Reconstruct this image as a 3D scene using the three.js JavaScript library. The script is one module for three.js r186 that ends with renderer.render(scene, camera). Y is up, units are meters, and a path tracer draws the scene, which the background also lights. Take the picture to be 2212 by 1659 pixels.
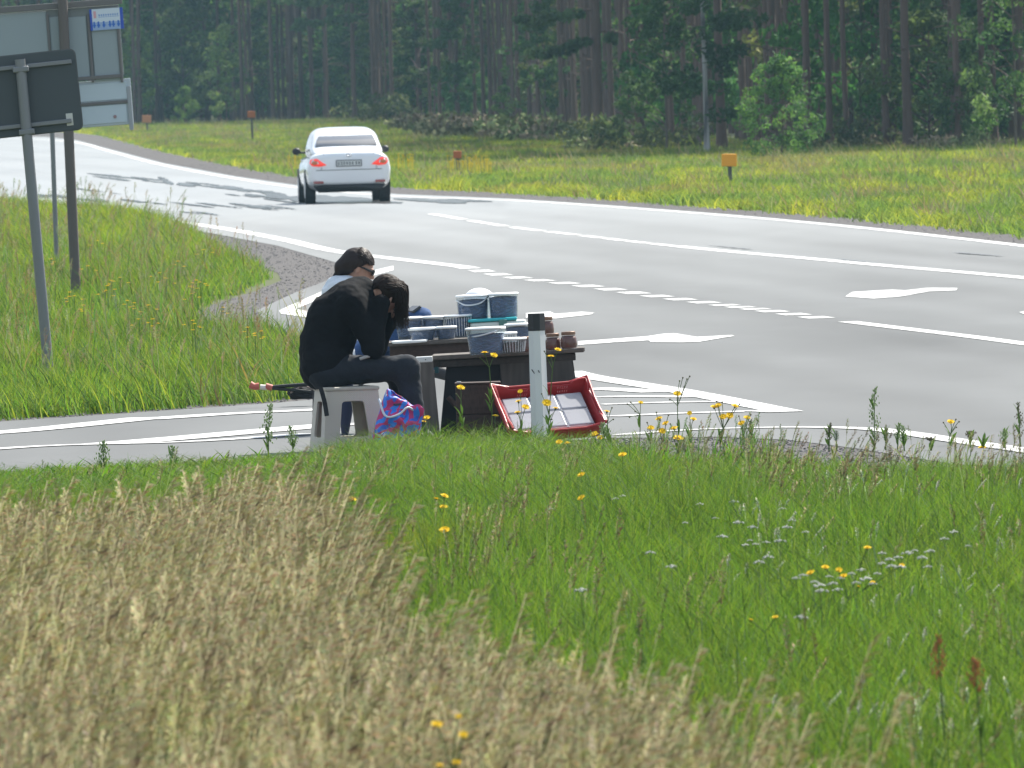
import * as THREE from 'three';
import { RoundedBoxGeometry } from 'three/addons/geometries/RoundedBoxGeometry.js';
import { ImprovedNoise } from 'three/addons/math/ImprovedNoise.js';
import { mergeGeometries, mergeVertices } from 'three/addons/utils/BufferGeometryUtils.js';

// ---------------------------------------------------------------- camera, sky, sun, exposure
const scene = new THREE.Scene();
const camera = new THREE.PerspectiveCamera(2.9697, 4 / 3, 5, 6000);   // a very long lens
camera.position.set(0, 2.547, 0);
camera.rotation.set(-0.02151, 0, -0.03);                              // tilted down a little, held slightly crooked
camera.focus = 103;
camera.userData.fStop = 26;
scene.add(camera);
camera.updateMatrixWorld(true);

const SUN_AZ = 38 * Math.PI / 180, SUN_EL = 50 * Math.PI / 180;       // ahead of the camera, to its right
const sunDir = new THREE.Vector3(Math.sin(SUN_AZ) * Math.cos(SUN_EL), Math.sin(SUN_EL), -Math.cos(SUN_AZ) * Math.cos(SUN_EL));
{ // a summer sky: blue overhead, pale towards the horizon, drifting white cloud, brighter air round the sun
  const W = 512, H = 256, data = new Float32Array(W * H * 4), nz = new ImprovedNoise(), st = (a, b, x) => { const t = Math.min(1, Math.max(0, (x - a) / (b - a))); return t * t * (3 - 2 * t); };
  for (let row = 0; row < H; row++) for (let col = 0; col < W; col++) {
    const up = ((row + 0.5) / H - 0.5) * Math.PI, rd = ((col + 0.5) / W - 0.5) * 2 * Math.PI, x = Math.cos(rd) * Math.cos(up), y = Math.sin(up), z = Math.sin(rd) * Math.cos(up), k = 4 * (row * W + col);
    const h = Math.pow(1 - Math.max(0, y), 3), c = Math.max(0, x * sunDir.x + y * sunDir.y + z * sunDir.z), halo = 0.5 * Math.pow(c, 6) + 1.2 * Math.pow(c, 40);
    let n = 0; for (let o = 0, a = 1, f = 1.6; o < 5; o++, a *= 0.55, f *= 2.1) n += a * nz.noise(x * f / (y + 0.25) + 3, z * f / (y + 0.25) + 7, o * 5);
    const cloud = 0.9 * st(0.0, 0.5, n) * st(0.0, 0.15, y), sk = [0.2 + 0.26 * h + halo * 0.5, 0.29 + 0.22 * h + halo * 0.47, 0.43 + 0.12 * h + halo * 0.42], cl = 0.62 + 0.9 * halo;
    for (let i = 0; i < 3; i++) data[k + i] = y < 0 ? [0.11, 0.13, 0.07][i] : sk[i] * (1 - cloud) + cloud * cl * [1, 0.995, 0.98][i];
    data[k + 3] = 1;
  }
  const sky = new THREE.DataTexture(data, W, H, THREE.RGBAFormat, THREE.FloatType); sky.mapping = THREE.EquirectangularReflectionMapping; sky.magFilter = sky.minFilter = THREE.LinearFilter; sky.needsUpdate = true;
  scene.background = sky; scene.environment = sky;
}
const sun = new THREE.DirectionalLight(new THREE.Color(1, 0.95, 0.86), 5);
sun.position.copy(sunDir).multiplyScalar(900).add(new THREE.Vector3(0, 0, -300));
sun.target.position.set(0, 0, -300);
sun.castShadow = true;
Object.assign(sun.shadow.camera, { left: -120, right: 120, top: 500, bottom: -500, near: 10, far: 2500 });
sun.shadow.mapSize.set(4096, 4096);
scene.add(sun, sun.target);
scene.fog = new THREE.FogExp2(new THREE.Color(0.45, 0.74, 0.92), 0.00011);

const renderer = new THREE.WebGLRenderer({ antialias: true });
renderer.setSize(1024, 768);
renderer.toneMapping = THREE.LinearToneMapping;
renderer.toneMappingExposure = 1.95;
renderer.shadowMap.enabled = true;

// ---------------------------------------------------------------- helpers
function RNG(seed) { let a = seed >>> 0; const f = () => { a |= 0; a = a + 0x6D2B79F5 | 0; let t = Math.imul(a ^ a >>> 15, 1 | a); t = t + Math.imul(t ^ t >>> 7, 61 | t) ^ t; return ((t ^ t >>> 14) >>> 0) / 4294967296; };
  f.range = (p, q) => p + (q - p) * f(); f.sym = (s) => (f() * 2 - 1) * s; f.pick = (l) => l[Math.floor(f() * l.length)]; return f; }
const V = (x, y, z) => new THREE.Vector3(x, y, z);
const noise = new ImprovedNoise();
const C = (r, g, b) => new THREE.Color().setRGB(r, g, b);
const smooth = (a, b, x) => { const t = Math.min(1, Math.max(0, (x - a) / (b - a))); return t * t * (3 - 2 * t); };
const lerp = (a, b, t) => a + (b - a) * t;

// places measured on the photograph (2212 x 1659), turned into points of the world
const PX = 829.5 / Math.tan(2.9697 * Math.PI / 360);
const camX = V(1, 0, 0).applyQuaternion(camera.quaternion), camY = V(0, 1, 0).applyQuaternion(camera.quaternion), camZ = V(0, 0, -1).applyQuaternion(camera.quaternion);
function ray(px, py) { return camZ.clone().addScaledVector(camX, (px - 1106) / PX).addScaledVector(camY, (829.5 - py) / PX); }
function at(px, py, d) { const r = ray(px, py); return camera.position.clone().addScaledVector(r, d / -r.z); }          // d metres ahead
function G(px, py, h = 0) { const r = ray(px, py); return camera.position.clone().addScaledVector(r, (h - 2.547) / r.y); } // on the ground

const used = {};
function numbered(name) { const n = used[name] = (used[name] ?? -1) + 1; return n ? name + '_' + String(n).padStart(3, '0') : name; }
function tag(o, label, category, group) { o.userData = { ...o.userData, label, category }; if (group) o.userData.group = group; else delete o.userData.group; return o; }
function kind(o, k) { o.userData.kind = k; return o; }
function shade(o) { o.traverse((m) => { if (m.isMesh) { m.castShadow = true; m.receiveShadow = true; } }); return o; }
function part(name, geo, mat, parent = scene) { const m = new THREE.Mesh(geo, mat); m.name = parent === scene ? numbered(name) : name; m.castShadow = m.receiveShadow = true; parent.add(m); return m; }
function thing(name, label, category, pos, turn = 0, group) { const g = new THREE.Group(); g.name = numbered(name); g.position.copy(pos); g.rotation.y = turn; scene.add(g); return tag(g, label, category, group); }
function merge(list) { return mergeGeometries(list.map((g) => { let q = g.index ? g.toNonIndexed() : g; q = q.clone(); for (const k of Object.keys(q.attributes)) if (!['position', 'normal', 'uv', 'color'].includes(k)) q.deleteAttribute(k); q.morphAttributes = {}; return q; })); }
function move(g, x = 0, y = 0, z = 0, rx = 0, ry = 0, rz = 0) { return g.applyMatrix4(new THREE.Matrix4().compose(V(x, y, z), new THREE.Quaternion().setFromEuler(new THREE.Euler(rx, ry, rz)), V(1, 1, 1))); }
function box(w, h, d, x = 0, y = 0, z = 0, r = 0.006) { return move(new RoundedBoxGeometry(w, h, d, 1, Math.min(r, w * .45, h * .45, d * .45)), x, y, z); }
function lathe(pts, seg = 24) { return new THREE.LatheGeometry(pts.map(([r, y]) => new THREE.Vector2(r, y)), seg); }
function tube(points, radius, seg = 8, steps) {      // radius: a number or a function of 0..1
  const curve = new THREE.CatmullRomCurve3(points, false, 'centripetal'), n = steps ?? points.length * 3, g = new THREE.TubeGeometry(curve, n, 1, seg, false), p = g.attributes.position, a = V(), c = V();
  for (let i = 0; i <= n; i++) { curve.getPointAt(i / n, c); const r = typeof radius === 'function' ? radius(i / n) : radius;
    for (let j = 0; j <= seg; j++) { const k = i * (seg + 1) + j; a.fromBufferAttribute(p, k).sub(c).setLength(r).add(c); p.setXYZ(k, a.x, a.y, a.z); } }
  return g;
}
function bar(a, b, r, seg = 8) { const l = a.distanceTo(b), g = new THREE.CylinderGeometry(r, r, l, seg); return g.applyQuaternion(new THREE.Quaternion().setFromUnitVectors(V(0, 1, 0), b.clone().sub(a).normalize())).translate((a.x + b.x) / 2, (a.y + b.y) / 2, (a.z + b.z) / 2); }
function tint(g, col) { const n = g.attributes.position.count, c = new Float32Array(n * 3); for (let i = 0; i < n; i++) { c[3 * i] = col.r; c[3 * i + 1] = col.g; c[3 * i + 2] = col.b; } g.setAttribute('color', new THREE.BufferAttribute(c, 3)); return g; }
function std(r, g, b, rough = 0.7, more = {}) { return new THREE.MeshStandardMaterial({ color: C(r, g, b), roughness: rough, ...more }); }
function phys(r, g, b, rough, more = {}) { return new THREE.MeshPhysicalMaterial({ color: C(r, g, b), roughness: rough, ...more }); }
function noiseMap(size, f, srgb = true, repeat) {
  const data = new Uint8Array(size * size * 4);
  for (let y = 0; y < size; y++) for (let x = 0; x < size; x++) { const c = f(x / size, y / size), k = 4 * (y * size + x); data[k] = 255 * Math.min(1, Math.max(0, c[0])); data[k + 1] = 255 * Math.min(1, Math.max(0, c[1])); data[k + 2] = 255 * Math.min(1, Math.max(0, c[2])); data[k + 3] = 255; }
  const t = new THREE.DataTexture(data, size, size); t.wrapS = t.wrapT = THREE.RepeatWrapping; t.magFilter = t.minFilter = THREE.LinearFilter; if (srgb) t.colorSpace = THREE.SRGBColorSpace; if (repeat) t.repeat.set(repeat, repeat); t.needsUpdate = true; return t;
}
// noise that tiles over the unit square
function tile(u, v, f, z = 0) { const a = u * 2 * Math.PI, b = v * 2 * Math.PI, k = f / (2 * Math.PI); return noise.noise(Math.cos(a) * k + z, Math.sin(a) * k + Math.cos(b) * k, Math.sin(b) * k + z * 1.7); }

// a closed surface round a distance field (surface nets on a grid)
function sdfMesh(f, lo, hi, cell) {
  const n = [0, 1, 2].map((k) => Math.ceil((hi.getComponent(k) - lo.getComponent(k)) / cell) + 1), [nx, ny, nz] = n, val = new Float32Array(nx * ny * nz), id = (x, y, z) => x + nx * (y + ny * z);
  for (let z = 0; z < nz; z++) for (let y = 0; y < ny; y++) for (let x = 0; x < nx; x++) val[id(x, y, z)] = f(lo.x + x * cell, lo.y + y * cell, lo.z + z * cell);
  const pos = [], cellV = new Int32Array(nx * ny * nz).fill(-1), idx = [];
  for (let z = 0; z < nz - 1; z++) for (let y = 0; y < ny - 1; y++) for (let x = 0; x < nx - 1; x++) {
    let sx = 0, sy = 0, sz = 0, c = 0; const at8 = (i) => val[id(x + (i & 1), y + (i >> 1 & 1), z + (i >> 2 & 1))];
    for (let i = 0; i < 8; i++) for (const b of [1, 2, 4]) if (!(i & b)) { const j = i | b, p = at8(i), q = at8(j); if ((p < 0) !== (q < 0)) { const t = p / (p - q); sx += (i & 1) + (b === 1 ? t : 0); sy += (i >> 1 & 1) + (b === 2 ? t : 0); sz += (i >> 2 & 1) + (b === 4 ? t : 0); c++; } }
    if (c) { cellV[id(x, y, z)] = pos.length / 3; pos.push(lo.x + (x + sx / c) * cell, lo.y + (y + sy / c) * cell, lo.z + (z + sz / c) * cell); }
  }
  const quad = (a, b, c, d, flip) => { if (a < 0 || b < 0 || c < 0 || d < 0) return; if (flip) idx.push(a, c, b, a, d, c); else idx.push(a, b, c, a, c, d); };
  for (let z = 1; z < nz - 1; z++) for (let y = 1; y < ny - 1; y++) for (let x = 1; x < nx - 1; x++) {
    const p = val[id(x, y, z)] < 0;
    if (p !== val[id(x + 1, y, z)] < 0) quad(cellV[id(x, y - 1, z - 1)], cellV[id(x, y, z - 1)], cellV[id(x, y, z)], cellV[id(x, y - 1, z)], !p);
    if (p !== val[id(x, y + 1, z)] < 0) quad(cellV[id(x - 1, y, z - 1)], cellV[id(x - 1, y, z)], cellV[id(x, y, z)], cellV[id(x, y, z - 1)], !p);
    if (p !== val[id(x, y, z + 1)] < 0) quad(cellV[id(x - 1, y - 1, z)], cellV[id(x, y - 1, z)], cellV[id(x, y, z)], cellV[id(x - 1, y, z)], !p);
  }
  const g = new THREE.BufferGeometry(); g.setAttribute('position', new THREE.Float32BufferAttribute(pos, 3)); g.setIndex(idx);
  g.setAttribute('uv', new THREE.Float32BufferAttribute(new Float32Array(pos.length / 3 * 2).map((_, i) => pos[Math.floor(i / 2) * 3 + (i % 2)]), 2)); g.computeVertexNormals(); return g;
}
const smin = (a, b, k) => { const h = Math.max(k - Math.abs(a - b), 0) / k; return Math.min(a, b) - h * h * k * 0.25; };
// a field of tapered capsules: bones = [[p, q, radius at p, radius at q], ...]
function capsules(bones, k = 0.03, grow = 0) {
  const bs = bones.map(([p, q, r, s]) => ({ p, d: q.clone().sub(p), l: Math.max(1e-9, q.distanceToSquared(p)), r: r + grow, s: s + grow }));
  return (x, y, z) => { let m = 1e9; for (const b of bs) { const ax = x - b.p.x, ay = y - b.p.y, az = z - b.p.z, t = Math.min(1, Math.max(0, (ax * b.d.x + ay * b.d.y + az * b.d.z) / b.l)); const ex = ax - b.d.x * t, ey = ay - b.d.y * t, ez = az - b.d.z * t; m = smin(m, Math.sqrt(ex * ex + ey * ey + ez * ez) - (b.r + (b.s - b.r) * t), k); } return m; };
}
function bonesBox(bones, pad) { const lo = V(1e9, 1e9, 1e9), hi = V(-1e9, -1e9, -1e9); for (const [p, q, r, s] of bones) { const m = Math.max(r, s) + pad; for (const v of [p, q]) { lo.min(v.clone().subScalar(m)); hi.max(v.clone().addScalar(m)); } } return [lo, hi]; }
function inside(poly, x, z) { let c = false; for (let i = 0, j = poly.length - 1; i < poly.length; j = i++) { const a = poly[i], b = poly[j]; if ((a.z > z) !== (b.z > z) && x < (b.x - a.x) * (z - a.z) / (b.z - a.z) + a.x) c = !c; } return c; }

// ---------------------------------------------------------------- the ground, the roads, the shoulders
function sheet(poly, y, extra = []) {
  const shape = new THREE.Shape(poly.map((p) => new THREE.Vector2(p.x, -p.z))), g = new THREE.ShapeGeometry(shape);
  g.rotateX(-Math.PI / 2).translate(0, y, 0); return g;       // uv is in metres already
}
const P = (list) => list.map(([x, y]) => G(x, y));
// traffic has polished the surface more and more beyond the junction
const polish = (() => { const H = 512, W = 64, a = new Uint8Array(W * H * 4); for (let y = 0; y < H; y++) for (let x = 0; x < W; x++) { const d = y / H * 1000, k = lerp(0.9, 0.47, smooth(130, 330, d)) + 0.05 * noise.noise(x * .3, d * .05, 2) + 0.05 * noise.noise(x * .9, d * .01, 9); a.fill(255 * Math.min(1, k), 4 * (y * W + x), 4 * (y * W + x) + 4); } const t = new THREE.DataTexture(a, W, H); t.wrapS = t.wrapT = THREE.RepeatWrapping; t.magFilter = t.minFilter = THREE.LinearFilter; t.repeat.set(0.02, 0.001); t.needsUpdate = true; return t; })();
// sky glare painted into the colour, paler with distance; faint lanes, seams and patches along the road
const asphaltGlareWear = (() => { const H = 1024, W = 256, a = new Uint8Array(W * H * 4); for (let y = 0; y < H; y++) for (let x = 0; x < W; x++) { const d = y / H * 1000, X = (x / W) * 50, along = X + 0.076 * d, lane = Math.cos(along * 2.1) * 0.03 + Math.cos(along * 5.3 + 1) * 0.015, n = 0.09 * noise.noise(X * .5, d * .035, 1) + 0.05 * noise.noise(X * 1.7, d * .15, 5) + 0.03 * (noise.noise(X * 9, d * 1.1, 8)), k = (lerp(0.42, 0.95, smooth(130, 340, d)) + lane * 1.5 + n) * 255; const p = 4 * (y * W + x); a[p] = a[p + 1] = a[p + 2] = Math.min(255, k); a[p + 3] = 255; } const t = new THREE.DataTexture(a, W, H); t.wrapS = t.wrapT = THREE.RepeatWrapping; t.magFilter = t.minFilter = THREE.LinearFilter; t.repeat.set(0.02, 0.001); t.needsUpdate = true; return t; })();
const gravelTex = noiseMap(512, (u, v) => { const a = 0.5 + 0.3 * tile(u, v, 14) + 0.45 * tile(u, v, 90, 4) + 0.3 * tile(u, v, 220, 9); return [0.55 + 0.42 * a, 0.52 + 0.41 * a, 0.5 + 0.4 * a]; }, false, 0.5);
const soilTex = noiseMap(256, (u, v) => { const a = 0.5 + 0.5 * tile(u, v, 10) + 0.4 * tile(u, v, 60, 4); return [0.6 + 0.4 * a, 0.7 + 0.3 * a, 0.5 + 0.3 * a]; }, false, 0.3);
const paintTex = noiseMap(128, (u, v) => { const a = tile(u, v, 9) + .8 * tile(u, v, 30, 4); const k = a > .3 ? .33 : .55 + .1 * a; return [k, k, k * .985]; }, false, 0.35);
const M = {
  soil: std(0.075, 0.085, 0.03, 1, { map: soilTex }),
  gravel: std(0.1, 0.096, 0.098, 0.95, { map: gravelTex, bumpMap: gravelTex, bumpScale: 0.05 }),
  asphalt: phys(0.235, 0.246, 0.25, 1, { specularIntensity: 1, map: asphaltGlareWear, roughnessMap: polish }),
  paint: std(1, 1, 1, 0.7, { map: paintTex }),
  shimmer: std(0.12, 0.12, 0.12, 0.14, { metalness: 0 }), faint: std(0.12, 0.12, 0.12, 0.3),
  white: std(0.8, 0.8, 0.79, 0.45),
  black: std(0.02, 0.02, 0.022, 0.6),
};
const ground = part('ground', new THREE.PlaneGeometry(900, 3200).rotateX(-Math.PI / 2).translate(0, 0, -1400), M.soil); kind(ground, 'structure');
{ const uv = ground.geometry.attributes.uv; for (let i = 0; i < uv.count; i++) uv.setXY(i, uv.getX(i) * 900, uv.getY(i) * 3200); }

const farEdge = [[-160, 288], [0, 294], [100, 296], [165, 303], [228, 320], [355, 353], [507, 381], [644, 401], [860, 420], [1106, 430], [1306, 443], [1606, 466], [1856, 489], [2212, 529], [2500, 565]];
const roadPoly = P([...farEdge, [2500, 1060], [2212, 1014], [2056, 1005], [1856, 972], [1706, 953], [1556, 946], [1326, 949], [1250, 953], [1100, 962], [680, 988], [300, 1006], [0, 1022], [-260, 1034], [-260, 930], [0, 913], [300, 893], [600, 872], [690, 864], [760, 840], [760, 795], [665, 735], [575, 702], [555, 672], [640, 632], [715, 604], [738, 572], [600, 532], [431, 500], [290, 476], [0, 440], [-160, 424]]);
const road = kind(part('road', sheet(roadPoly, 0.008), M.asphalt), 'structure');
const farShoulder = P([[-160, 276], [0, 282], [120, 284], [170, 286], [235, 294], [355, 325], [507, 356], [644, 381], [860, 405], [1106, 418], [1306, 430], [1606, 453], [1856, 473], [2212, 510], [2500, 545], [2500, 575], [2212, 540], [1856, 500], [1606, 478], [1306, 455], [1106, 440], [860, 430], [644, 412], [507, 392], [355, 364], [228, 332], [165, 312], [0, 304], [-160, 298]]);
const leftShoulder = P([[-160, 412], [0, 428], [290, 464], [431, 486], [600, 515], [760, 545], [780, 600], [780, 700], [760, 850], [690, 800], [655, 755], [545, 738], [440, 722], [395, 690], [470, 655], [545, 632], [608, 606], [600, 590], [520, 562], [450, 522], [380, 500], [250, 474], [0, 448], [-160, 436]]);
const nearShoulder = P([[1180, 930], [1326, 935], [1556, 935], [1706, 942], [1856, 960], [2056, 990], [2350, 1030], [2350, 1080], [2056, 1040], [1860, 1040], [1640, 1020], [1400, 1012], [1180, 985]]);
const sideShoulder = P([[-260, 1015], [0, 1006], [300, 990], [680, 972], [760, 972], [760, 1010], [680, 1003], [300, 1022], [0, 1040], [-260, 1060]]);
const sideTopShoulder = P([[-260, 918], [0, 902], [300, 882], [600, 860], [690, 854], [690, 880], [600, 884], [300, 905], [0, 925], [-260, 945]]);
for (const p of [farShoulder, leftShoulder, nearShoulder, sideShoulder, sideTopShoulder]) kind(part('gravel_shoulder', sheet(p, 0.004), M.gravel), 'structure');

// painted lines: strips of a real width along points of the ground
function strip(pts, width, y, from = 0, to = 1) {
  const c = new THREE.CatmullRomCurve3(pts, false, 'centripetal'), n = Math.max(2, Math.round((to - from) * pts.length * 4)), pos = [], nor = [], uv = [], idx = [];
  for (let i = 0; i <= n; i++) { const u = from + (to - from) * i / n, p = c.getPoint(u), t = c.getTangent(u), w = typeof width === 'function' ? width(u) : width, sx = -t.z * w / 2, sz = t.x * w / 2, l = Math.hypot(t.x, t.z) || 1;
    pos.push(p.x + sx / l, y, p.z + sz / l, p.x - sx / l, y, p.z - sz / l); nor.push(0, 1, 0, 0, 1, 0); uv.push(0, i, 1, i); if (i) { const k = 2 * i; idx.push(k - 2, k, k - 1, k - 1, k, k + 1); } }
  const g = new THREE.BufferGeometry(); g.setAttribute('position', new THREE.Float32BufferAttribute(pos, 3)); g.setAttribute('normal', new THREE.Float32BufferAttribute(nor, 3)); g.setAttribute('uv', new THREE.Float32BufferAttribute(uv, 2)); g.setIndex(idx); return g;
}
const Z7 = (list) => list.map(([x, y]) => [x * 0.5 + 1106, y * 0.5 + 398]);
let layer = 0.0122; const up = () => (layer += 0.0001);
const line = (name, pts, w) => part(name, strip(P(pts), w, up()), M.paint, road);
const mark = (name, pts) => part(name, sheet(P(pts), up()), M.paint, road);
line('edge_line', [[-100, 300], [60, 301], [162, 308], [228, 325], [355, 358], [507, 386], [644, 406], [860, 425], [1106, 434], [1306, 447], [1606, 470], [1856, 493], [2212, 533], [2450, 562]], 0.21);
line('edge_line', [[-100, 424], [0, 435], [253, 467], [431, 487], [608, 518], [735, 546], [900, 566], [1000, 578]], 0.26);
line('centre_line', Z7([[700, 270], [940, 294], [1300, 326], [1600, 354], [1900, 380], [2212, 408], [2600, 446]]), 0.25);
line('lane_line', [[1830, 697], [1960, 713], [2100, 730], [2212, 745], [2400, 770]], 0.19);
{ // broken lines, every stroke its own piece
  const d = P([[1000, 578], [1106, 600], [1256, 618], [1406, 640], [1556, 660], [1656, 673], [1800, 693]]), n = 18;
  for (let i = 0; i < n; i++) { const u = i / n, v = (i + 0.52) / n; part('lane_dash', strip(d, 0.26, 0.0118, u, v), M.paint, road); }
  const e = P(Z7([[-350, 130], [0, 188], [300, 224], [500, 248], [700, 270]])), m = 8;
  for (let i = 0; i < m; i++) part('centre_dash', strip(e, 0.18, 0.0118, i / m, (i + 0.86) / m), M.paint, road);
}
mark('turn_arrow', Z7([[285, 684], [450, 672], [585, 662], [650, 652], [700, 649], [742, 655], [800, 665], [950, 657], [962, 661], [880, 674], [800, 688], [700, 689], [600, 687], [590, 680], [450, 688], [285, 700]]));
mark('turn_arrow', Z7([[1440, 490], [1470, 470], [1640, 460], [1700, 463], [1790, 452], [1925, 453], [1920, 463], [1800, 468], [1680, 490], [1560, 499]]));
mark('turn_arrow', Z7([[60, 562], [165, 555], [185, 565], [300, 556], [356, 560], [340, 568], [190, 585], [60, 582]]));
mark('turn_arrow', Z7([[2190, 558], [2260, 545], [2320, 560], [2230, 572]]));
mark('chevron', [[603, 673], [735, 614], [800, 588], [850, 576], [850, 586], [800, 599], [735, 628], [640, 670], [700, 680], [790, 696], [790, 712], [690, 692], [606, 680]]);
line('island_line', Z7([[240, 815], [330, 836], [700, 895], [1000, 952], [1190, 990]]), 0.24);
for (const [a, b, c, d, w] of [[330, 888, 640, 904, .3], [360, 925, 800, 925, .3], [390, 958, 900, 945, .28], [420, 1010, 1000, 988, .3], [1000, 986, 1180, 990, .25]]) line('hatch_line', Z7([[a, b], [(a + c) / 2, (b + d) / 2 - 2], [c, d]]), w);
line('kerb_line', Z7([[480, 1090], [640, 1076], [900, 1063], [1200, 1057], [1500, 1062], [1700, 1082], [1900, 1112], [2212, 1157], [2500, 1200]]), 0.19);
line('side_line', [[-150, 948], [0, 938], [228, 916], [330, 905]], 0.4);
line('side_line', [[300, 910], [500, 897], [674, 889], [760, 884]], 0.42);
line('side_line', [[230, 963], [400, 949], [674, 925], [760, 918]], 0.5);
line('side_line', [[-100, 980], [120, 966], [400, 958], [674, 940]], 0.25);
{ // streaks of mirror-like hot road surface
  const r = RNG(77);
  const list = [[340, 384, 376, 400, 6], [560, 415, 655, 437, 7], [610, 428, 870, 440, 9], [850, 431, 1010, 440, 5], [930, 433, 1062, 437, 3], [1530, 532, 1625, 541, 1], [1790, 561, 1910, 572, 1.2], [2060, 548, 2170, 556, 1.2]];
  for (const [ax, ay, bx, by, num, len, th] of [[215, 382, 460, 404, 9, 90, 3.2], [400, 398, 650, 424, 11, 80, 4], [500, 420, 640, 440, 6, 70, 4], [70, 424, 340, 442, 9, 80, 3], [330, 440, 620, 450, 7, 110, 2.6], [300, 452, 520, 466, 4, 80, 1.8], [90, 400, 260, 424, 3, 60, 2]]) for (let k = 0; k < num; k++) { const u = r(), x = lerp(ax, bx, u), y = lerp(ay, by, u) + r.sym(4), l = len * r.range(.4, 1); list.push([x - l / 2, y - l * .06, x + l / 2, y + l * .06, th * r.range(.3, .8)]); }
  for (const [x0, y0, x1, y1, t] of list) {
    const top = [], bot = [], n = 14; for (let i = 0; i <= n; i++) { const u = i / n, x = lerp(x0, x1, u), y = lerp(y0, y1, u), w = t * Math.pow(Math.sin(Math.PI * Math.min(.97, Math.max(.03, u))), .6) * r.range(.55, 1.15); top.push([x + r.sym(3), y - w]); bot.unshift([x + r.sym(3), y + w * r.range(.5, 1)]); }
    part('mirage_patch', sheet(P([...top, ...bot]), up() + 0.004), x0 > 1500 ? M.faint : M.shimmer, road);
  }
}

// ---------------------------------------------------------------- trees and shrubs of the forest
const leafMat = (r, g, b, t = 0.35) => phys(r, g, b, 0.9, { vertexColors: true, side: THREE.DoubleSide, transmission: t, thickness: 0, specularIntensity: 0.4 });
const MT = {
  bark: std(1, 1, 1, 0.95, { vertexColors: true }),
  needles: leafMat(1, 1, 1, 0.42), leaves: leafMat(1, 1, 1, 0.55),
  brown: phys(1, 1, 1, 0.95, { vertexColors: true, side: THREE.DoubleSide }),
};
function leafCloud(r, blobs, size, cols, flat = 0) {     // blobs: [x, y, z, rx, ry, rz, number of leaves]
  const pos = [], nor = [], col = [], q = new THREE.Quaternion(), e = new THREE.Euler(), a = V(), n = V();
  for (const [x, y, z, rx, ry, rz, num] of blobs) {
    const base = r.pick(cols), kk = r.range(0.75, 1.25);
    for (let i = 0; i < num; i++) {
      const u = r.sym(1), ph = r() * 6.283, rad = Math.cbrt(r.range(0.15, 1)), s = Math.sqrt(1 - u * u), px = x + rx * rad * s * Math.cos(ph), py = y + ry * rad * u, pz = z + rz * rad * s * Math.sin(ph);
      e.set(r.sym(1.6) * (1 - flat), r() * 6.283, r.sym(1.6) * (1 - flat)); q.setFromEuler(e); const w = size * r.range(.6, 1.3), h = w * r.range(.5, .9), f = kk * r.range(.8, 1.2);
      n.set(0, 1, 0).applyQuaternion(q);
      for (const [cx, cz] of [[-w, 0], [0, h * .6], [w, 0], [-w, 0], [w, 0], [0, -h * .6]]) { a.set(cx, 0, cz).applyQuaternion(q); pos.push(px + a.x, py + a.y, pz + a.z); nor.push(n.x, n.y, n.z); col.push(base[0] * f, base[1] * f, base[2] * f); }
    }
  }
  const g = new THREE.BufferGeometry(); g.setAttribute('position', new THREE.Float32BufferAttribute(pos, 3)); g.setAttribute('normal', new THREE.Float32BufferAttribute(nor, 3)); g.setAttribute('color', new THREE.Float32BufferAttribute(col, 3)); return g;
}
function trunkGeo(r, h, r0, r1, low, high, bend = .25, limbs = []) {
  const pts = []; let bx = r.sym(bend), bz = r.sym(bend); for (let i = 0; i <= 6; i++) { const t = i / 6; pts.push(V(bx * t * t + r.sym(.03), h * t, bz * t * t + r.sym(.03))); }
  const gs = [tube(pts, (t) => lerp(r0, r1, t) * (t < .02 ? 1.35 : 1), 9, 18)];
  for (const [y, len, ang, rise, rr] of limbs) { const d = V(Math.cos(ang), rise, Math.sin(ang)), p = V(bx * (y / h) ** 2, y, bz * (y / h) ** 2); gs.push(tube([p, p.clone().addScaledVector(d, len * .5).add(V(0, -.02 * len, 0)), p.clone().addScaledVector(d, len).add(V(0, -.1 * len, 0))], (t) => lerp(rr, rr * .35, t), 5, 5)); }
  const g = merge(gs), p = g.attributes.position, c = []; g.deleteAttribute('uv');
  for (let i = 0; i < p.count; i++) { const t = smooth(h * .25, h * .6, p.getY(i)), k = .75 + .5 * Math.abs(noise.noise(p.getX(i) * 14, p.getY(i) * 1.5, p.getZ(i) * 14)); c.push(lerp(low[0], high[0], t) * k, lerp(low[1], high[1], t) * k, lerp(low[2], high[2], t) * k); }
  g.setAttribute('color', new THREE.Float32BufferAttribute(c, 3)); return g;
}
const NEEDLE = [[.055, .1, .035], [.045, .085, .032], [.075, .12, .04]], LEAF = [[.1, .2, .04], [.14, .24, .05], [.08, .16, .035], [.16, .25, .06]], DARKLEAF = [[.055, .12, .035], [.075, .15, .04], [.095, .17, .045]];
const BARKLOW = [.15, .1, .08], BARKHIGH = [.26, .13, .065];
const R1 = RNG(11);
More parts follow.
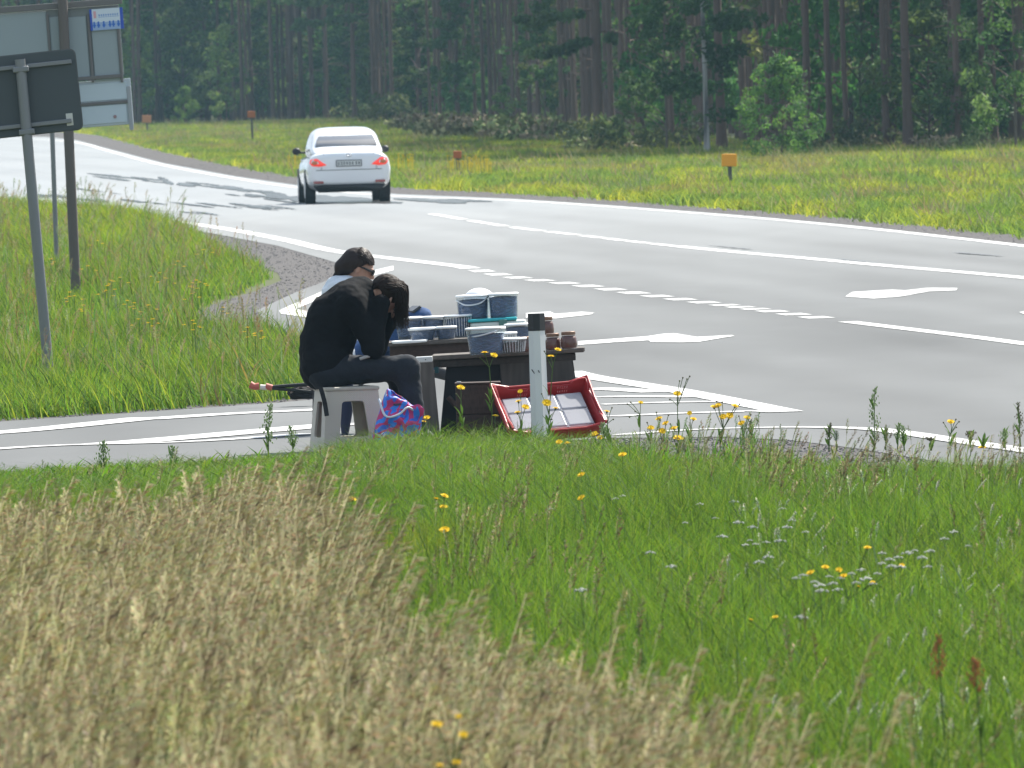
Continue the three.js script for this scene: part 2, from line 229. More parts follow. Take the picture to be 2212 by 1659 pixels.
function pineKind(i) {            // a tall pine: bare trunk, dead twigs, a crown high up
  const r = RNG(100 + i), h = r.range(17, 21), limbs = [];
  for (let k = 0; k < 9; k++) limbs.push([r.range(2, 9), r.range(.35, 1.1), r() * 6.3, r.range(-.1, .4), .022]);
  for (let k = 0; k < 12; k++) limbs.push([r.range(9.5, h - 1), r.range(1, 2.2), r() * 6.3, r.range(.2, .7), .04]);
  const blobs = []; for (let k = 0; k < 34; k++) { const t = r(), y = lerp(9, h + .6, t), rr = lerp(2.3, .7, t) * r.range(.3, 1), a = r() * 6.3; blobs.push([rr * Math.cos(a), y, rr * Math.sin(a), r.range(.6, 1.0), r.range(.35, .6), r.range(.6, 1.0), 30]); }
  return { trunk: trunkGeo(r, h, r.range(.08, .125), .03, BARKLOW, BARKHIGH, .5, limbs), crown: leafCloud(r, blobs, .2, NEEDLE) };
}
const pines = [0, 1, 2, 3, 4].map(pineKind);
function treeAt(name, label, cat, group, k, x, z, sc, turn, tm = MT.bark, cm = MT.needles) {
  const t = thing(name, label, cat, V(x, 0, z), turn, group); t.scale.setScalar(sc);
  part('trunk', k.trunk, tm, t); if (k.crown) part('crown', k.crown, cm, t); return t;
}
// the front of the forest, as (metres ahead, metres across) measured on the photograph
const EDGE = [[372, 30], [380, 14.5], [392, 9], [405, 5.6], [450, 4.2], [574, 2.0], [685, -.9], [728, -8], [742, -14], [752, -22], [780, -34], [820, -70]];
function edgeX(d) { for (let i = 1; i < EDGE.length; i++) if (d < EDGE[i][0]) { const [a, b] = [EDGE[i - 1], EDGE[i]]; return lerp(a[1], b[1], (d - a[0]) / (b[0] - a[0])); } return -400; }
{
  const r = RNG(5), spots = [], tooNear = (x, d, m) => spots.some((s) => (s[0] - x) ** 2 + (s[1] - d) ** 2 < m * m);
  // a belt along the edge, tree by tree
  const seg = [[374, 405, 44, 7], [405, 575, 66, 5], [575, 690, 40, 5], [690, 745, 34, 8], [745, 790, 30, 22]];
  for (const [d0, d1, num, deep] of seg) for (let i = 0, tries = 0; i < num && tries < 4000; tries++) { const d = r.range(d0, d1), x = edgeX(d) + Math.pow(r(), 1.6) * deep + .3; if (x > .0405 * d + 3 || x < -.0405 * d - 3 || tooNear(x, d, 1.1)) continue; spots.push([x, d]); i++; }
  const places = [[420, 'near the leafy bush'], [575, 'at the middle forest edge'], [700, 'beyond the white car'], [900, 'far away behind the road signs']];
  spots.forEach(([x, d]) => { const k = Math.floor(r() * 5), sc = r.range(.85, 1.15), where = places.find((p) => d < p[0])[1]; treeAt('pine_tree', 'tall straight pine with a bare brown trunk ' + where, 'pine tree', 'pines ' + where, pines[k], x, -d, sc, r() * 6.3); });
  // behind them the wood is one dark mass
  const mass = [], merged = pines.map((p) => merge([p.trunk.clone(), p.crown.clone()].map((g) => { g.deleteAttribute('uv'); return g; })));
  for (let tries = 0; mass.length < 1500 && tries < 60000; tries++) { const d = r.range(376, 1000), x = r.range(-46, 75); if (x < edgeX(d) + (d > 740 ? 3 : 5) || x > .036 * d + 26 || x < -.036 * d - 8) continue; mass.push([x, d]); }
  const per = merged.map(() => []); mass.forEach((m) => per[Math.floor(r() * 5)].push(m));
  const forest = new THREE.Group(); forest.name = 'distant_forest'; tag(forest, 'deep shaded pine forest filling the top of the picture behind the verge', 'forest'); kind(forest, 'stuff'); scene.add(forest);
  const mm = new THREE.Matrix4(), q = new THREE.Quaternion();
  per.forEach((list, i) => { const im = new THREE.InstancedMesh(merged[i], MT.needles, list.length); im.name = 'pine_mass'; kind(im, 'stuff'); im.castShadow = im.receiveShadow = true; list.forEach(([x, d], j) => { q.setFromAxisAngle(V(0, 1, 0), r() * 6.3); const s = r.range(.85, 1.2); mm.compose(V(x, 0, -d), q, V(s, s, s)); im.setMatrixAt(j, mm); }); forest.add(im); });
}
// leafy things that grow at the forest edge
function saplingKind(i, h, w, cols, leaf, num, low = .2) {
  const r = RNG(300 + i), blobs = [], limbs = []; const n = Math.round(num / 60);
  for (let k = 0; k < n; k++) { const t = Math.pow(r(), .8), y = lerp(low * h, h, t), rr = w * Math.sin(Math.PI * lerp(.22, .95, t)) * Math.sqrt(r()), a = r() * 6.3; blobs.push([rr * Math.cos(a), y, rr * Math.sin(a), w * r.range(.12, .3), w * r.range(.1, .22), w * r.range(.12, .3), 60]); }
  for (let k = 0; k < 14; k++) limbs.push([r.range(low * h, h * .85), w * r.range(.4, .9), r() * 6.3, r.range(.3, .9), .02 + h * .0015]);
  return { trunk: trunkGeo(r, h * .95, .02 + h * .004, .012, [.14, .11, .09], [.16, .12, .09], .3, limbs), crown: leafCloud(r, blobs, leaf, cols) };
}
const birchK = saplingKind(1, 13, 1.6, [[.04, .1, .025], [.055, .13, .03], [.035, .085, .022]], .11, 9000, .05); birchK.trunk = trunkGeo(RNG(8), 12.6, .075, .02, [.2, .2, .2], [.2, .2, .2], .4, [[6, 1.2, 1, .8, .02]]);
{ const c = birchK.trunk.attributes.color, p = birchK.trunk.attributes.position; for (let i = 0; i < c.count; i++) { const k = noise.noise(p.getX(i) * 3, p.getY(i) * 5, p.getZ(i) * 3) > .18 ? .1 : .42; c.setXYZ(i, k, k * .97, k * .92); } }
const bushK = saplingKind(2, 4.0, 1.75, [[.11, .23, .045], [.15, .28, .05], [.07, .16, .035]], .1, 4600, .06);
const bushB = saplingKind(3, 3.2, 1.5, LEAF, .1, 2600, .06), bushD = saplingKind(4, 5.5, 2.2, DARKLEAF, .14, 3600, .05), young = saplingKind(5, 9, 2.2, [...DARKLEAF, ...LEAF], .13, 4200, .1), young2 = saplingKind(6, 7, 1.6, DARKLEAF, .12, 3200, .12);
function branchPine(i, h, w, ys) {     // a pine with long low boughs that carry hanging tufts of needles
  const r = RNG(400 + i), limbs = [], blobs = [];
  for (const [y, a, len, rise] of ys) { limbs.push([y, len, a, rise, .035]); for (let k = 2; k < 8; k++) { const t = k / 7; blobs.push([Math.cos(a) * len * t + r.sym(.2), y + rise * len * t - .1 * len * t + r.sym(.12) - .1, Math.sin(a) * len * t + r.sym(.2), .34, .17, .3, 70]); } }
  for (let k = 0; k < 26; k++) { const y = r.range(7, h), rr = r() * w, a = r() * 6.3; blobs.push([rr * Math.cos(a), y, rr * Math.sin(a), .9, .5, .9, 34]); }
  return { trunk: trunkGeo(r, h, .15, .04, BARKLOW, BARKHIGH, .3, limbs), crown: leafCloud(r, blobs, .13, [[.11, .18, .07], [.09, .16, .06], [.14, .21, .08]]) };
}
{ // shaded undergrowth between the trunks, and the dense green wall at the very back
  const r = RNG(91), grp = new THREE.Group(); grp.name = 'forest_undergrowth'; tag(grp, 'shaded green undergrowth and young growth between the pine trunks', 'undergrowth'); kind(grp, 'stuff'); scene.add(grp);
  const gs = [bushD, young, young2, bushB].map((k) => merge([k.trunk.clone(), k.crown.clone()].map((g) => { g.deleteAttribute('uv'); return g; }))), per = gs.map(() => []), m = new THREE.Matrix4(), q = new THREE.Quaternion();
  for (let i = 0, t = 0; i < 620 && t < 40000; t++) { const d = r.range(384, 900), x = r.range(-45, 60), e = edgeX(d); if (x < e + 1.6 || x > .036 * d + 8 || x < -.036 * d - 8 || (d > 405 && d < 690 && x > e + 22)) continue; if (d < 690 && r() < .35) continue; per[Math.floor(r() * 4)].push([x, d, r.range(.45, 1.15)]); i++; }
  for (let i = 0; i < 260; i++) per[1 + i % 2].push([r.range(-62, 62), r.range(930, 1120), r.range(1.3, 2.2)]);
  per.forEach((l, i) => { const im = new THREE.InstancedMesh(gs[i], MT.needles, l.length); im.name = 'sapling_mass'; kind(im, 'stuff'); im.castShadow = im.receiveShadow = true; l.forEach(([x, d, s], j) => { q.setFromAxisAngle(V(0, 1, 0), r() * 6.3); m.compose(V(x, 0, -d), q, V(s, s * r.range(.8, 1.2), s)); im.setMatrixAt(j, m); im.setColorAt(j, C(r.range(.7, 1.5), r.range(.8, 1.3), r.range(.8, 1.2))); }); grp.add(im); });
}
const g0 = (px, py) => G(px, py);
const put = (name, label, cat, k, px, py, sc, turn, cm, group) => { const p = g0(px, py); return treeAt(name, label, cat, group, k, p.x, p.z, sc, turn, MT.bark, cm); };
put('birch_tree', 'dark green birch with a pale trunk growing down to the verge', 'birch', birchK, 1528, 338, 1.0, 1, MT.leaves);
put('leafy_bush', 'round bright topped leafy bush beside the cluster of dark trunks', 'bush', bushK, 1690, 347, .62, 2, MT.leaves);
put('young_tree', 'dark leafy young tree joined to the birch behind the orange marker', 'tree', young2, 1440, 332, .72, 4, MT.leaves);
put('branchy_pine', 'pine with long low boughs left of the birch', 'pine tree', branchPine(1, 18, 2.4, [[5.2, 3.3, 2.2, .06], [5.4, .2, 2.4, .08], [4.3, 3.0, 2.6, 0], [6.3, 2.9, 2.0, .15], [6.5, .3, 2.2, .1], [3.4, 3.4, 2.0, -.12], [3.6, .1, 1.8, -.1], [7, 1.2, 2, .2]]), 1295, 302, 1, 0, MT.needles);
put('branchy_pine', 'pine whose sunlit leafy bough hangs above the white car', 'pine tree', branchPine(2, 18, 2.2, [[4.2, 2.9, 3.2, .02], [5.0, 3.2, 3.3, .06], [5.8, 3.0, 2.5, .1], [6.8, 3.3, 2.2, .12], [5.2, .3, 1.4, .1]]), 815, 262, 1.25, 0, MT.leaves);
put('edge_tree', 'leafy tree at the end of the forest past the dark trunks', 'tree', young, 2195, 330, .7, 3, MT.leaves);
put('edge_tree', 'small dark conifer between the trunk cluster and the leafy tree', 'tree', bushD, 2085, 322, .5, 5, MT.needles);
{ // broadleaf undergrowth where the far forest is dense and green
  const r = RNG(61), kinds = [bushD, young, young2, bushB, bushK];
  for (const [px, py, k, s, l] of [[235, 268, 1, 1.1, 'tall green tree directly right of the white signboard'], [300, 268, 2, 1.5, 'slim dark tree behind the palest orange marker'], [352, 267, 1, 1.2, 'broad shaded tree above the far bend of the road'], [400, 266, 0, 1.2, 'large dark shrub at the far meadow edge'], [455, 266, 0, .75, 'low blackish bush against the far sunny meadow'], [500, 265, 1, 1.1, 'tall leafy tree between the blackish bush and the rusty marker'], [545, 262, 2, 1.4, 'dark slim tree behind the rusty orange marker post'], [420, 262, 1, 1.45, 'highest leafy tree behind the large dark shrub'], [270, 262, 1, 1.5, 'highest leafy tree behind the signboards'], [60, 268, 1, 1.6, 'pale green tree showing above the top of the signboard'], [130, 268, 0, 1.6, 'bushy tree hidden mostly by the signboard posts'], [1090, 268, 3, .5, 'small bush in the shade of the middle trunks'], [1370, 318, 3, .55, 'low green bush left of the birch foot'], [1790, 322, 3, .5, 'small sunlit bush at the foot of the trunk cluster'], [2010, 318, 4, .45, 'small green bush under the trunks near the frame edge'], [1960, 305, 2, .55, 'thin sapling among the dark trunks'], [2150, 300, 2, .8, 'slender sapling behind the leafy end tree'], [985, 262, 2, .9, 'slender green sapling between trunks behind the car roof'], [1180, 276, 2, .8, 'slender green sapling in the middle of the trunks']])
    put('edge_bush', l, 'bush', kinds[k], px, py, s, r() * 6.3, k === 0 ? MT.needles : MT.leaves);
}
function scrub(i, cols, h, w, num) { const r = RNG(500 + i), blobs = []; for (let k = 0; k < 14; k++) { const a = r() * 6.3, rr = w * Math.sqrt(r()); blobs.push([rr * Math.cos(a), r.range(.15, .8) * h, rr * Math.sin(a), w * .35, h * .3, w * .35, num / 14]); } return leafCloud(r, blobs, .1, cols); }
{ // low brown brush in the shade under the trees
  const dry = scrub(1, [[.23, .18, .11], [.22, .21, .1], [.16, .2, .07]], .6, 1.5, 900), grn = scrub(2, [[.1, .13, .04], [.13, .15, .05], [.08, .12, .04]], 1.0, 1.4, 900), r = RNG(71);
  const list = [[800, 262, 1, 1.3, 'grassy mound of brush right above the white car'], [860, 268, 1, 1.4, 'wide green brush on the mound behind the car'], [930, 285, 0, 1.4, 'brown brush in the shade right of the white car'], [1000, 296, 0, 1.5, 'brown brush above the distant red marker'], [1075, 300, 0, 1.5, 'brown brush under the middle trunks'], [1140, 302, 0, 1.3, 'darkest brown brush between marker and branchy pine'], [1200, 310, 0, 1.2, 'brown brush below the branchy pine'], [1255, 318, 1, .9, 'green brush below the branchy pine'], [1330, 328, 0, .9, 'brown brush with pale tops left of the birch'], [1395, 330, 1, 1.1, 'olive brush joining the birch'], [1780, 330, 1, .9, 'pale brush under the trunk cluster'], [1850, 325, 0, .8, 'brown brush behind the trunk cluster'], [1980, 320, 0, .9, 'rusty brush in a sunny spot beneath the trunks'], [2060, 326, 0, .8, 'rusty brush beside the leafy end tree']];
  for (const [px, py, k, s, l] of list) { const p = G(px, py), t = thing('brush', l, 'shrub', V(p.x, -.05, p.z), r() * 6.3); t.scale.setScalar(s); part('foliage', k ? grn : dry, k ? MT.leaves : MT.brown, t); }
}

// ---------------------------------------------------------------- grass
const MG = { green: phys(1, 1, 1, 0.95, { vertexColors: true, side: THREE.DoubleSide, transmission: 0.5, thickness: 0, specularIntensity: 0.3 }), dry: phys(1, 1, 1, 0.95, { vertexColors: true, side: THREE.DoubleSide, transmission: 0.25, thickness: 0, specularIntensity: 0.3 }) };
function blades(r, n, h, spread, width, lean, cols, segs = 3) {
  const pos = [], col = [], idx = [], nor = [];
  for (let i = 0; i < n; i++) {
    const a = r() * 6.283, rr = spread * Math.sqrt(r()), x = rr * Math.cos(a), z = rr * Math.sin(a), hh = h * r.range(.45, 1.1), la = r() * 6.283, ll = hh * lean * r.range(.3, 1.5), w = width * r.range(.6, 1.3), fa = r() * 6.283, c = r.pick(cols), f = r.range(.8, 1.2), s = pos.length / 3;
    for (let k = 0; k <= segs; k++) { const t = k / segs, ww = w * (1 - t * t) * .5 + .0002, bx = x + Math.cos(la) * ll * t * t - .2 * hh * t, bz = z + Math.sin(la) * ll * t * t, y = hh * t * (1 - .25 * lean * t);
      pos.push(bx - Math.cos(fa) * ww, y, bz - Math.sin(fa) * ww, bx + Math.cos(fa) * ww, y, bz + Math.sin(fa) * ww); for (let m = 0; m < 2; m++) { col.push(c[0] * f, c[1] * f, c[2] * f); nor.push(-Math.sin(fa) * .75, .6, Math.cos(fa) * .75); }
      if (k) { const b = s + 2 * k; idx.push(b - 2, b - 1, b, b - 1, b + 1, b); } }
  }
  const g = new THREE.BufferGeometry(); g.setAttribute('position', new THREE.Float32BufferAttribute(pos, 3)); g.setAttribute('normal', new THREE.Float32BufferAttribute(nor, 3)); g.setAttribute('color', new THREE.Float32BufferAttribute(col, 3)); g.setIndex(idx); return g;
}
function panicle(r, h, len, cols, stem, nod) {        // one flowering grass stalk with a feathery drooping head
  const pos = [], col = [], nor = [], dir = r() * 6.283, lean = h * r.range(.08, .3), dx = Math.cos(dir) * .6 + .5, dz = Math.sin(dir), p = (t) => V(dx * lean * t * t, h * (t - .05 * t * t), dz * lean * t * t);
  const tri = (a, b, c, k) => { pos.push(a.x, a.y, a.z, b.x, b.y, b.z, c.x, c.y, c.z); for (let i = 0; i < 3; i++) { col.push(...k); nor.push(.2, .8, .55); } };
  const S = 5, w = .0016; for (let i = 0; i < S; i++) { const a = p(i / S), b = p((i + 1) / S), o = V(w, 0, w * .4); tri(a.clone().sub(o), a.clone().add(o), b.clone().add(o), stem); tri(a.clone().sub(o), b.clone().add(o), b.clone().sub(o), stem); }
  const n = 56, f = r.range(.8, 1.2), c0 = r.pick(cols).map((v) => v * f), t0 = 1 - len / h;
  for (let i = 0; i < n; i++) { const t = t0 + (1 - t0) * (i / n), b = p(t), wd = len * .12 * Math.sin(Math.PI * Math.min(1, .15 + .9 * (1 - i / n))), a = r() * 6.283, l = len * r.range(.1, .22), e = b.clone().add(V(Math.cos(a) * wd + dx * nod * l, l * r.range(-.1, .9), Math.sin(a) * wd)), s = V(Math.cos(a + 1.6) * .0017, .0015, Math.sin(a + 1.6) * .0017), k = c0.map((v) => v * r.range(.75, 1.25)), m = b.clone().lerp(e, .5); tri(b, m.clone().add(s), e, k); tri(b, e, m.clone().sub(s), k); }
  const g = new THREE.BufferGeometry(); g.setAttribute('position', new THREE.Float32BufferAttribute(pos, 3)); g.setAttribute('normal', new THREE.Float32BufferAttribute(nor, 3)); g.setAttribute('color', new THREE.Float32BufferAttribute(col, 3)); return g;
}
function field(name, label, cat, geos, mat, list) {     // list: [x, z, height scale, width scale, colour]
  const grp = new THREE.Group(); grp.name = numbered(name); tag(grp, label, cat); kind(grp, 'stuff'); scene.add(grp);
  const r = RNG(name.length * 77 + list.length), per = geos.map(() => []); list.forEach((p) => per[Math.floor(r() * geos.length)].push(p)); const m = new THREE.Matrix4(), q = new THREE.Quaternion();
  per.forEach((l, i) => { if (!l.length) return; const im = new THREE.InstancedMesh(geos[i], mat, l.length); im.name = 'tuft'; kind(im, 'stuff'); im.castShadow = im.receiveShadow = true; l.forEach(([x, z, h, w, c], j) => { q.setFromAxisAngle(V(0, 1, 0), r.sym(.9)); m.compose(V(x, 0, z), q, V(w, h, w)); im.setMatrixAt(j, m); im.setColorAt(j, c); }); grp.add(im); });
  return grp;
}
function scatter(r, num, d0, d1, x0, x1, test) { const out = []; for (let i = 0; i < num; i++) { const d = lerp(d0, d1, r()), x = lerp(x0(d), x1(d), r()), v = test(x, -d, d); if (v) out.push(v); } return out; }
const hard = [roadPoly, farShoulder, leftShoulder, nearShoulder, sideShoulder];
const onHard = (x, z) => hard.some((p) => inside(p, x, z));
const fr = (d, m = .8) => [-.0348 * d - m, .0348 * d + m];
const n2 = (x, z, s, o = 0) => noise.noise(x * s + 31.7 + o, o * 1.3, z * s + 17.1);
const lime = [[.27, .33, .03], [.22, .285, .03], [.31, .34, .045], [.17, .25, .035]], fresh = [[.12, .235, .016], [.095, .2, .018], [.15, .26, .018], [.19, .26, .025], [.075, .16, .022]], tan = [[.4, .345, .195], [.47, .41, .25], [.31, .27, .145], [.36, .3, .17], [.28, .29, .135]];
// where the dry grass of the foreground ends, across at a distance
const DRY = [[30, .86], [35.3, .72], [37.8, .6], [40.3, .4], [43.1, .07], [45.9, -.32], [48.7, -.66], [56.2, -.77], [61, -.92], [63.6, -1.05], [67, -2.9]];
function dryX(d) { if (d <= DRY[0][0]) return DRY[0][1] + .15 * (DRY[0][0] - d) * .4; for (let i = 1; i < DRY.length; i++) if (d < DRY[i][0]) { const [a, b] = [DRY[i - 1], DRY[i]]; return lerp(a[1], b[1], (d - a[0]) / (b[0] - a[0])); } return -99; }
{
  const r = RNG(21);
  // green meadow
  const geos = [0, 1, 2, 3, 4].map((i) => blades(RNG(600 + i), 18, .42, .11, .0052, .55, fresh)), broad = [0, 1, 2].map((i) => blades(RNG(640 + i), 9, .2, .06, .02, .5, fresh, 3));
  const hgt = (x, d) => lerp(1.0, x > -1.25 && x < .8 ? .5 : .3, smooth(70, 95, d)) * (1 + .25 * n2(x, d * .35, .9));
  field('meadow_grass', 'fresh green meadow grass filling the middle and right of the foreground', 'grass', geos, MG.green, scatter(r, 34000, 33, 98.2, (d) => fr(d)[0], (d) => fr(d)[1], (x, z, d) => {
    if (onHard(x, z)) return null; const e = dryX(d) + .12 * n2(x, z, 3); if (x < e - .25) return r() < .35 ? [x, z, .8, 1, C(1.0, .95, .8)] : null; if (x < e && r() < .5) return null;
    if (d > 95.5 && x > -1.45 && x < .75 && r() < .35) return null;
    const t = n2(x, d * .3, .55, 3), u = n2(x, d * .25, 2, 5), k = 1 + .28 * u, br = smooth(.12, .45, t) * .9; return [x, z, hgt(x, d) * r.range(.7, 1.2), r.range(.85, 1.25), C(k * lerp(1, 1.25, br), k * lerp(1, .98, br), k * lerp(1, .95, br))]; }));
  field('meadow_herb', 'broad leaved green herbs mixed into the meadow in front of the stall', 'grass', broad, MG.green, scatter(r, 5200, 70, 98.3, (d) => fr(d)[0], (d) => fr(d)[1], (x, z, d) => (onHard(x, z) || x < dryX(d) ? null : [x, z, r.range(.5, 1.0) * lerp(1, .75, smooth(90, 97, d)), r.range(.7, 1.3), C(r.range(.8, 1.2), r.range(.9, 1.2), r.range(.8, 1.2))])));
  const glossy = { ...{} }, MGl = new THREE.MeshPhysicalMaterial({ color: C(1, 1, 1), vertexColors: true, roughness: .38, side: THREE.DoubleSide, specularIntensity: .9 }); void glossy;
  field('glossy_grass', 'shiny pale blades catching the light all over the meadow', 'grass', [0, 1, 2].map((i) => blades(RNG(645 + i), 4, .5, .12, .007, .8, [[.1, .18, .05], [.13, .2, .07]])), MGl, scatter(r, 5000, 36, 96, (d) => fr(d)[0], (d) => fr(d)[1], (x, z, d) => (onHard(x, z) || x < dryX(d) ? null : [x, z, r.range(.7, 1.15) * hgt(x, d), 1, C(r.range(.8, 1.4), r.range(.9, 1.2), r.range(.8, 1.5))])));
  const stalks = [0, 1, 2, 3].map((i) => { const q = RNG(655 + i); return merge([0, 1, 2].map(() => move(panicle(q, q.range(.45, .62), q.range(.1, .16), [[.22, .2, .1], [.18, .2, .08], [.26, .2, .12]], [.12, .18, .04], .4), q.sym(.12), 0, q.sym(.12)))); });
  field('meadow_stalk', 'thin brownish flowering grass stalks standing in the green meadow', 'grass', stalks, MG.dry, scatter(r, 3000, 40, 95.5, (d) => fr(d)[0], (d) => fr(d)[1], (x, z, d) => { if (onHard(x, z) || x < dryX(d)) return null; const u = n2(x, d * .3, .8, 50) - .15 + .65 * smooth(.0, .03, x / d) * smooth(62, 85, d); return r() < smooth(.0, .6, u) + .03 ? [x, z, r.range(.7, 1.1) * lerp(1, .3, smooth(74, 95, d)), 1, C(1, 1, 1)] : null; }));
  field('pale_seed_head', 'small pale green and white seed heads scattered at the right of the meadow', 'seed heads', [0, 1].map((i) => { const q = RNG(670 + i); return merge([0, 1].map(() => move(panicle(q, q.range(.36, .46), .06, [[.5, .52, .42], [.42, .46, .34]], [.14, .22, .06], .1), q.sym(.1), 0, q.sym(.1)))); }), MG.dry, scatter(r, 420, 42, 80, (d) => .012 * d, (d) => fr(d)[1], (x, z, d) => (x > dryX(d) + .3 && n2(x * 2, d * .3, .9, 90) > .08 ? [x, z, r.range(.8, 1.15), 1.5, C(1, 1, 1)] : null)));
  // dry grass
  const low = [0, 1, 2].map((i) => blades(RNG(660 + i), 14, .62, .1, .0045, .45, [[.2, .24, .08], [.28, .25, .13], [.12, .2, .05], [.3, .25, .14], [.14, .22, .05]])), heads = [0, 1, 2, 3, 4, 5, 6, 7].map((i) => { const q = RNG(680 + i); return merge([0, 1, 2, 3].map(() => move(panicle(q, q.range(.66, .92), q.range(.15, .25), tan, [.3, .27, .15], .9), q.sym(.07), 0, q.sym(.07)))); });
  field('dry_grass', 'pale tan blades of dry grass under the seed heads in the foreground', 'grass', low, MG.dry, scatter(r, 14000, 30, 70, (d) => fr(d)[0], (d) => Math.min(fr(d)[1], dryX(d) + .1), (x, z, d) => { if (x < -1.3 && d > 61) return null; const u = n2(x, d * .3, 1.4, 8), g = smooth(.0, .5, u); return [x, z, r.range(.7, 1.1), r.range(.9, 1.3), C(lerp(1, .55, g), lerp(1.05, 1.05, g), lerp(1, .5, g))]; }));
  field('seed_head_grass', 'dry tan seed heads of tall grass covering the foreground beside the green meadow', 'grass', heads, MG.dry, scatter(r, 9000, 31, 69, (d) => fr(d)[0], (d) => Math.min(fr(d)[1], dryX(d) + .12), (x, z, d) => { const e = dryX(d) + .15 * n2(x, z, 4); if (x > e + .1 || (x < -1.3 && d > 60 + .8 * n2(x, d, 2))) return null; if (x > e - .25 && r() < .4) return null; const k = r.range(.85, 1.15), u = n2(x, d * .3, 1.2, 12), g = smooth(.0, .45, u); if (u > .12 && r() < u * 1.6) return null; return [x, z, r.range(.8, 1.1), r.range(.9, 1.2), C(k, k * lerp(1, 1.05, g), k * lerp(1, .8, g))]; }));
  // the low strip between the dry grass and the side road
  field('strip_grass', 'low green grass strip between the dry grass and the side road', 'grass', [0, 1, 2].map((i) => blades(RNG(700 + i), 16, .3, .12, .006, .6, fresh)), MG.green, scatter(r, 8000, 59, 97, (d) => fr(d)[0], () => -.7, (x, z, d) => (onHard(x, z) || d < 60 ? null : [x, z, r.range(.35, 1.0) * lerp(1, .42, smooth(74, 92, d)), 1, r() < .25 ? C(1.9, 1.4, 1.5) : C(r.range(.8, 1.3), r.range(.8, 1.1), r.range(.8, 1.2))])));
  // the grass triangle between the two roads
  const isl = P([[-200, 440], [0, 452], [250, 474], [380, 500], [420, 530], [470, 568], [555, 597], [555, 611], [505, 634], [425, 662], [365, 698], [420, 728], [545, 742], [655, 760], [700, 800], [690, 858], [600, 868], [300, 890], [0, 910], [-200, 925]]);
  field('island_grass', 'green grass triangle between the main road and the side road', 'grass', [0, 1, 2, 3].map((i) => blades(RNG(720 + i), 18, .38, .2, .011, .5, [...fresh, lime[0]])), MG.green, scatter(r, 46000, 108, 330, (d) => -.038 * d - 1, () => -1.2, (x, z, d) => { if (!inside(isl, x, z)) return null; const u = n2(x, d * .15, .7, 20), far = smooth(150, 260, d), k = 1 + .3 * u; const tall = 1 + .75 * Math.max(0, n2(x * 1.5, d * .2, 1.1, 60)) - .5 * Math.max(0, -n2(x, d * .12, .9, 61)); return [x, z, r.range(.45, 1.1) * tall * lerp(.85, 1, far), lerp(.9, 1.5, far), C(k * lerp(1, 1.5, far), k * lerp(1, 1.25, far), k)]; }));
  field('island_weed', 'tall loose weeds and seed stalks rising from the grass triangle', 'weeds', [0, 1, 2].map((i) => { const q = RNG(730 + i); return merge([blades(q, 7, .75, .14, .014, .35, [[.1, .19, .03], [.15, .2, .05], [.18, .18, .06]]).toNonIndexed(), move(panicle(q, .85, .2, [[.24, .2, .1], [.2, .22, .08]], [.15, .19, .06], .4)), move(panicle(q, .7, .18, [[.26, .2, .12]], [.15, .19, .06], .4), .1, 0, .05)]); }), MG.green, scatter(r, 2600, 112, 320, (d) => -.038 * d - 1, () => -1.2, (x, z, d) => (inside(isl, x, z) && n2(x * 1.3, d * .15, .8, 70) > -.05 ? [x, z, r.range(.35, 1.0), lerp(1, 1.7, smooth(150, 280, d)), C(r.range(.7, 1.3), r.range(.8, 1.2), r.range(.7, 1.2))] : null)));
  // herbs along the edge of the meadow, before the gravel
  field('edge_weed', 'leafy green weeds along the meadow edge before the gravel and the road', 'weeds', [0, 1, 2].map((i) => { const q = RNG(735 + i); return merge([blades(q, 8, .34, .07, .016, .4, fresh).toNonIndexed(), ...[0, 1].map(() => move(panicle(q, q.range(.32, .46), .12, [[.2, .22, .1], [.16, .2, .08], [.2, .16, .09]], [.12, .18, .05], .3), q.sym(.06), 0, q.sym(.06)))]); }), MG.green, scatter(r, 2300, 88, 98, (d) => fr(d)[0], (d) => fr(d)[1], (x, z, d) => (onHard(x, z) || (x < -1.3 && r() < .5) ? null : [x, z, r.range(.35, .95) * lerp(1, .8, smooth(92, 97, d)) * (x < -1.3 ? .4 : x < .8 ? .55 : 1), 1, C(r.range(.8, 1.25), r.range(.9, 1.2), r.range(.8, 1.2))])));
  // loose stones on the shoulders
  const stone = new THREE.IcosahedronGeometry(.017, 0); { const p = stone.attributes.position; for (let i = 0; i < p.count; i++) p.setY(i, p.getY(i) * .7); } stone.deleteAttribute('uv');
  const peb = (n, d0, d1, x0, x1, polys) => scatter(r, n, d0, d1, () => x0, () => x1, (x, z) => (polys.some((p) => inside(p, x, z)) && !inside(roadPoly, x, z) ? [x, z, r.range(.4, 1.5), r.range(.4, 1.4), C(1, 1, 1).multiplyScalar(r.range(.5, 1.6))] : null));
  field('gravel_stone', 'loose grey stones on the gravel shoulders of the roads', 'gravel', [stone], std(.105, .1, .102, .95), [...peb(34000, 118, 300, -9, -1.2, [leftShoulder]), ...peb(9000, 92, 104, -.4, 4.4, [nearShoulder]), ...peb(9000, 92, 118, -4.5, -.8, [sideShoulder, sideTopShoulder]), ...peb(22000, 180, 420, -12, 10, [farShoulder]), ...scatter(r, 2600, 93, 118, () => -4.4, () => 5, (x, z, d) => (inside(roadPoly, x, z) && (x < -.9 || d < 99) && n2(x, d * .3, .9, 80) > .05 ? [x, z, r.range(.2, .7), r.range(.2, .7), C(1, 1, 1).multiplyScalar(r.range(.4, 1.2))] : null))]);
  // the far verge
  const far = [0, 1, 2, 3].map((i) => blades(RNG(740 + i), 32, .29, .45, .018, .7, lime)), pale = [0, 1].map((i) => blades(RNG(750 + i), 12, .5, .3, .022, .4, [[.3, .26, .15], [.26, .25, .12], [.34, .28, .18]]));
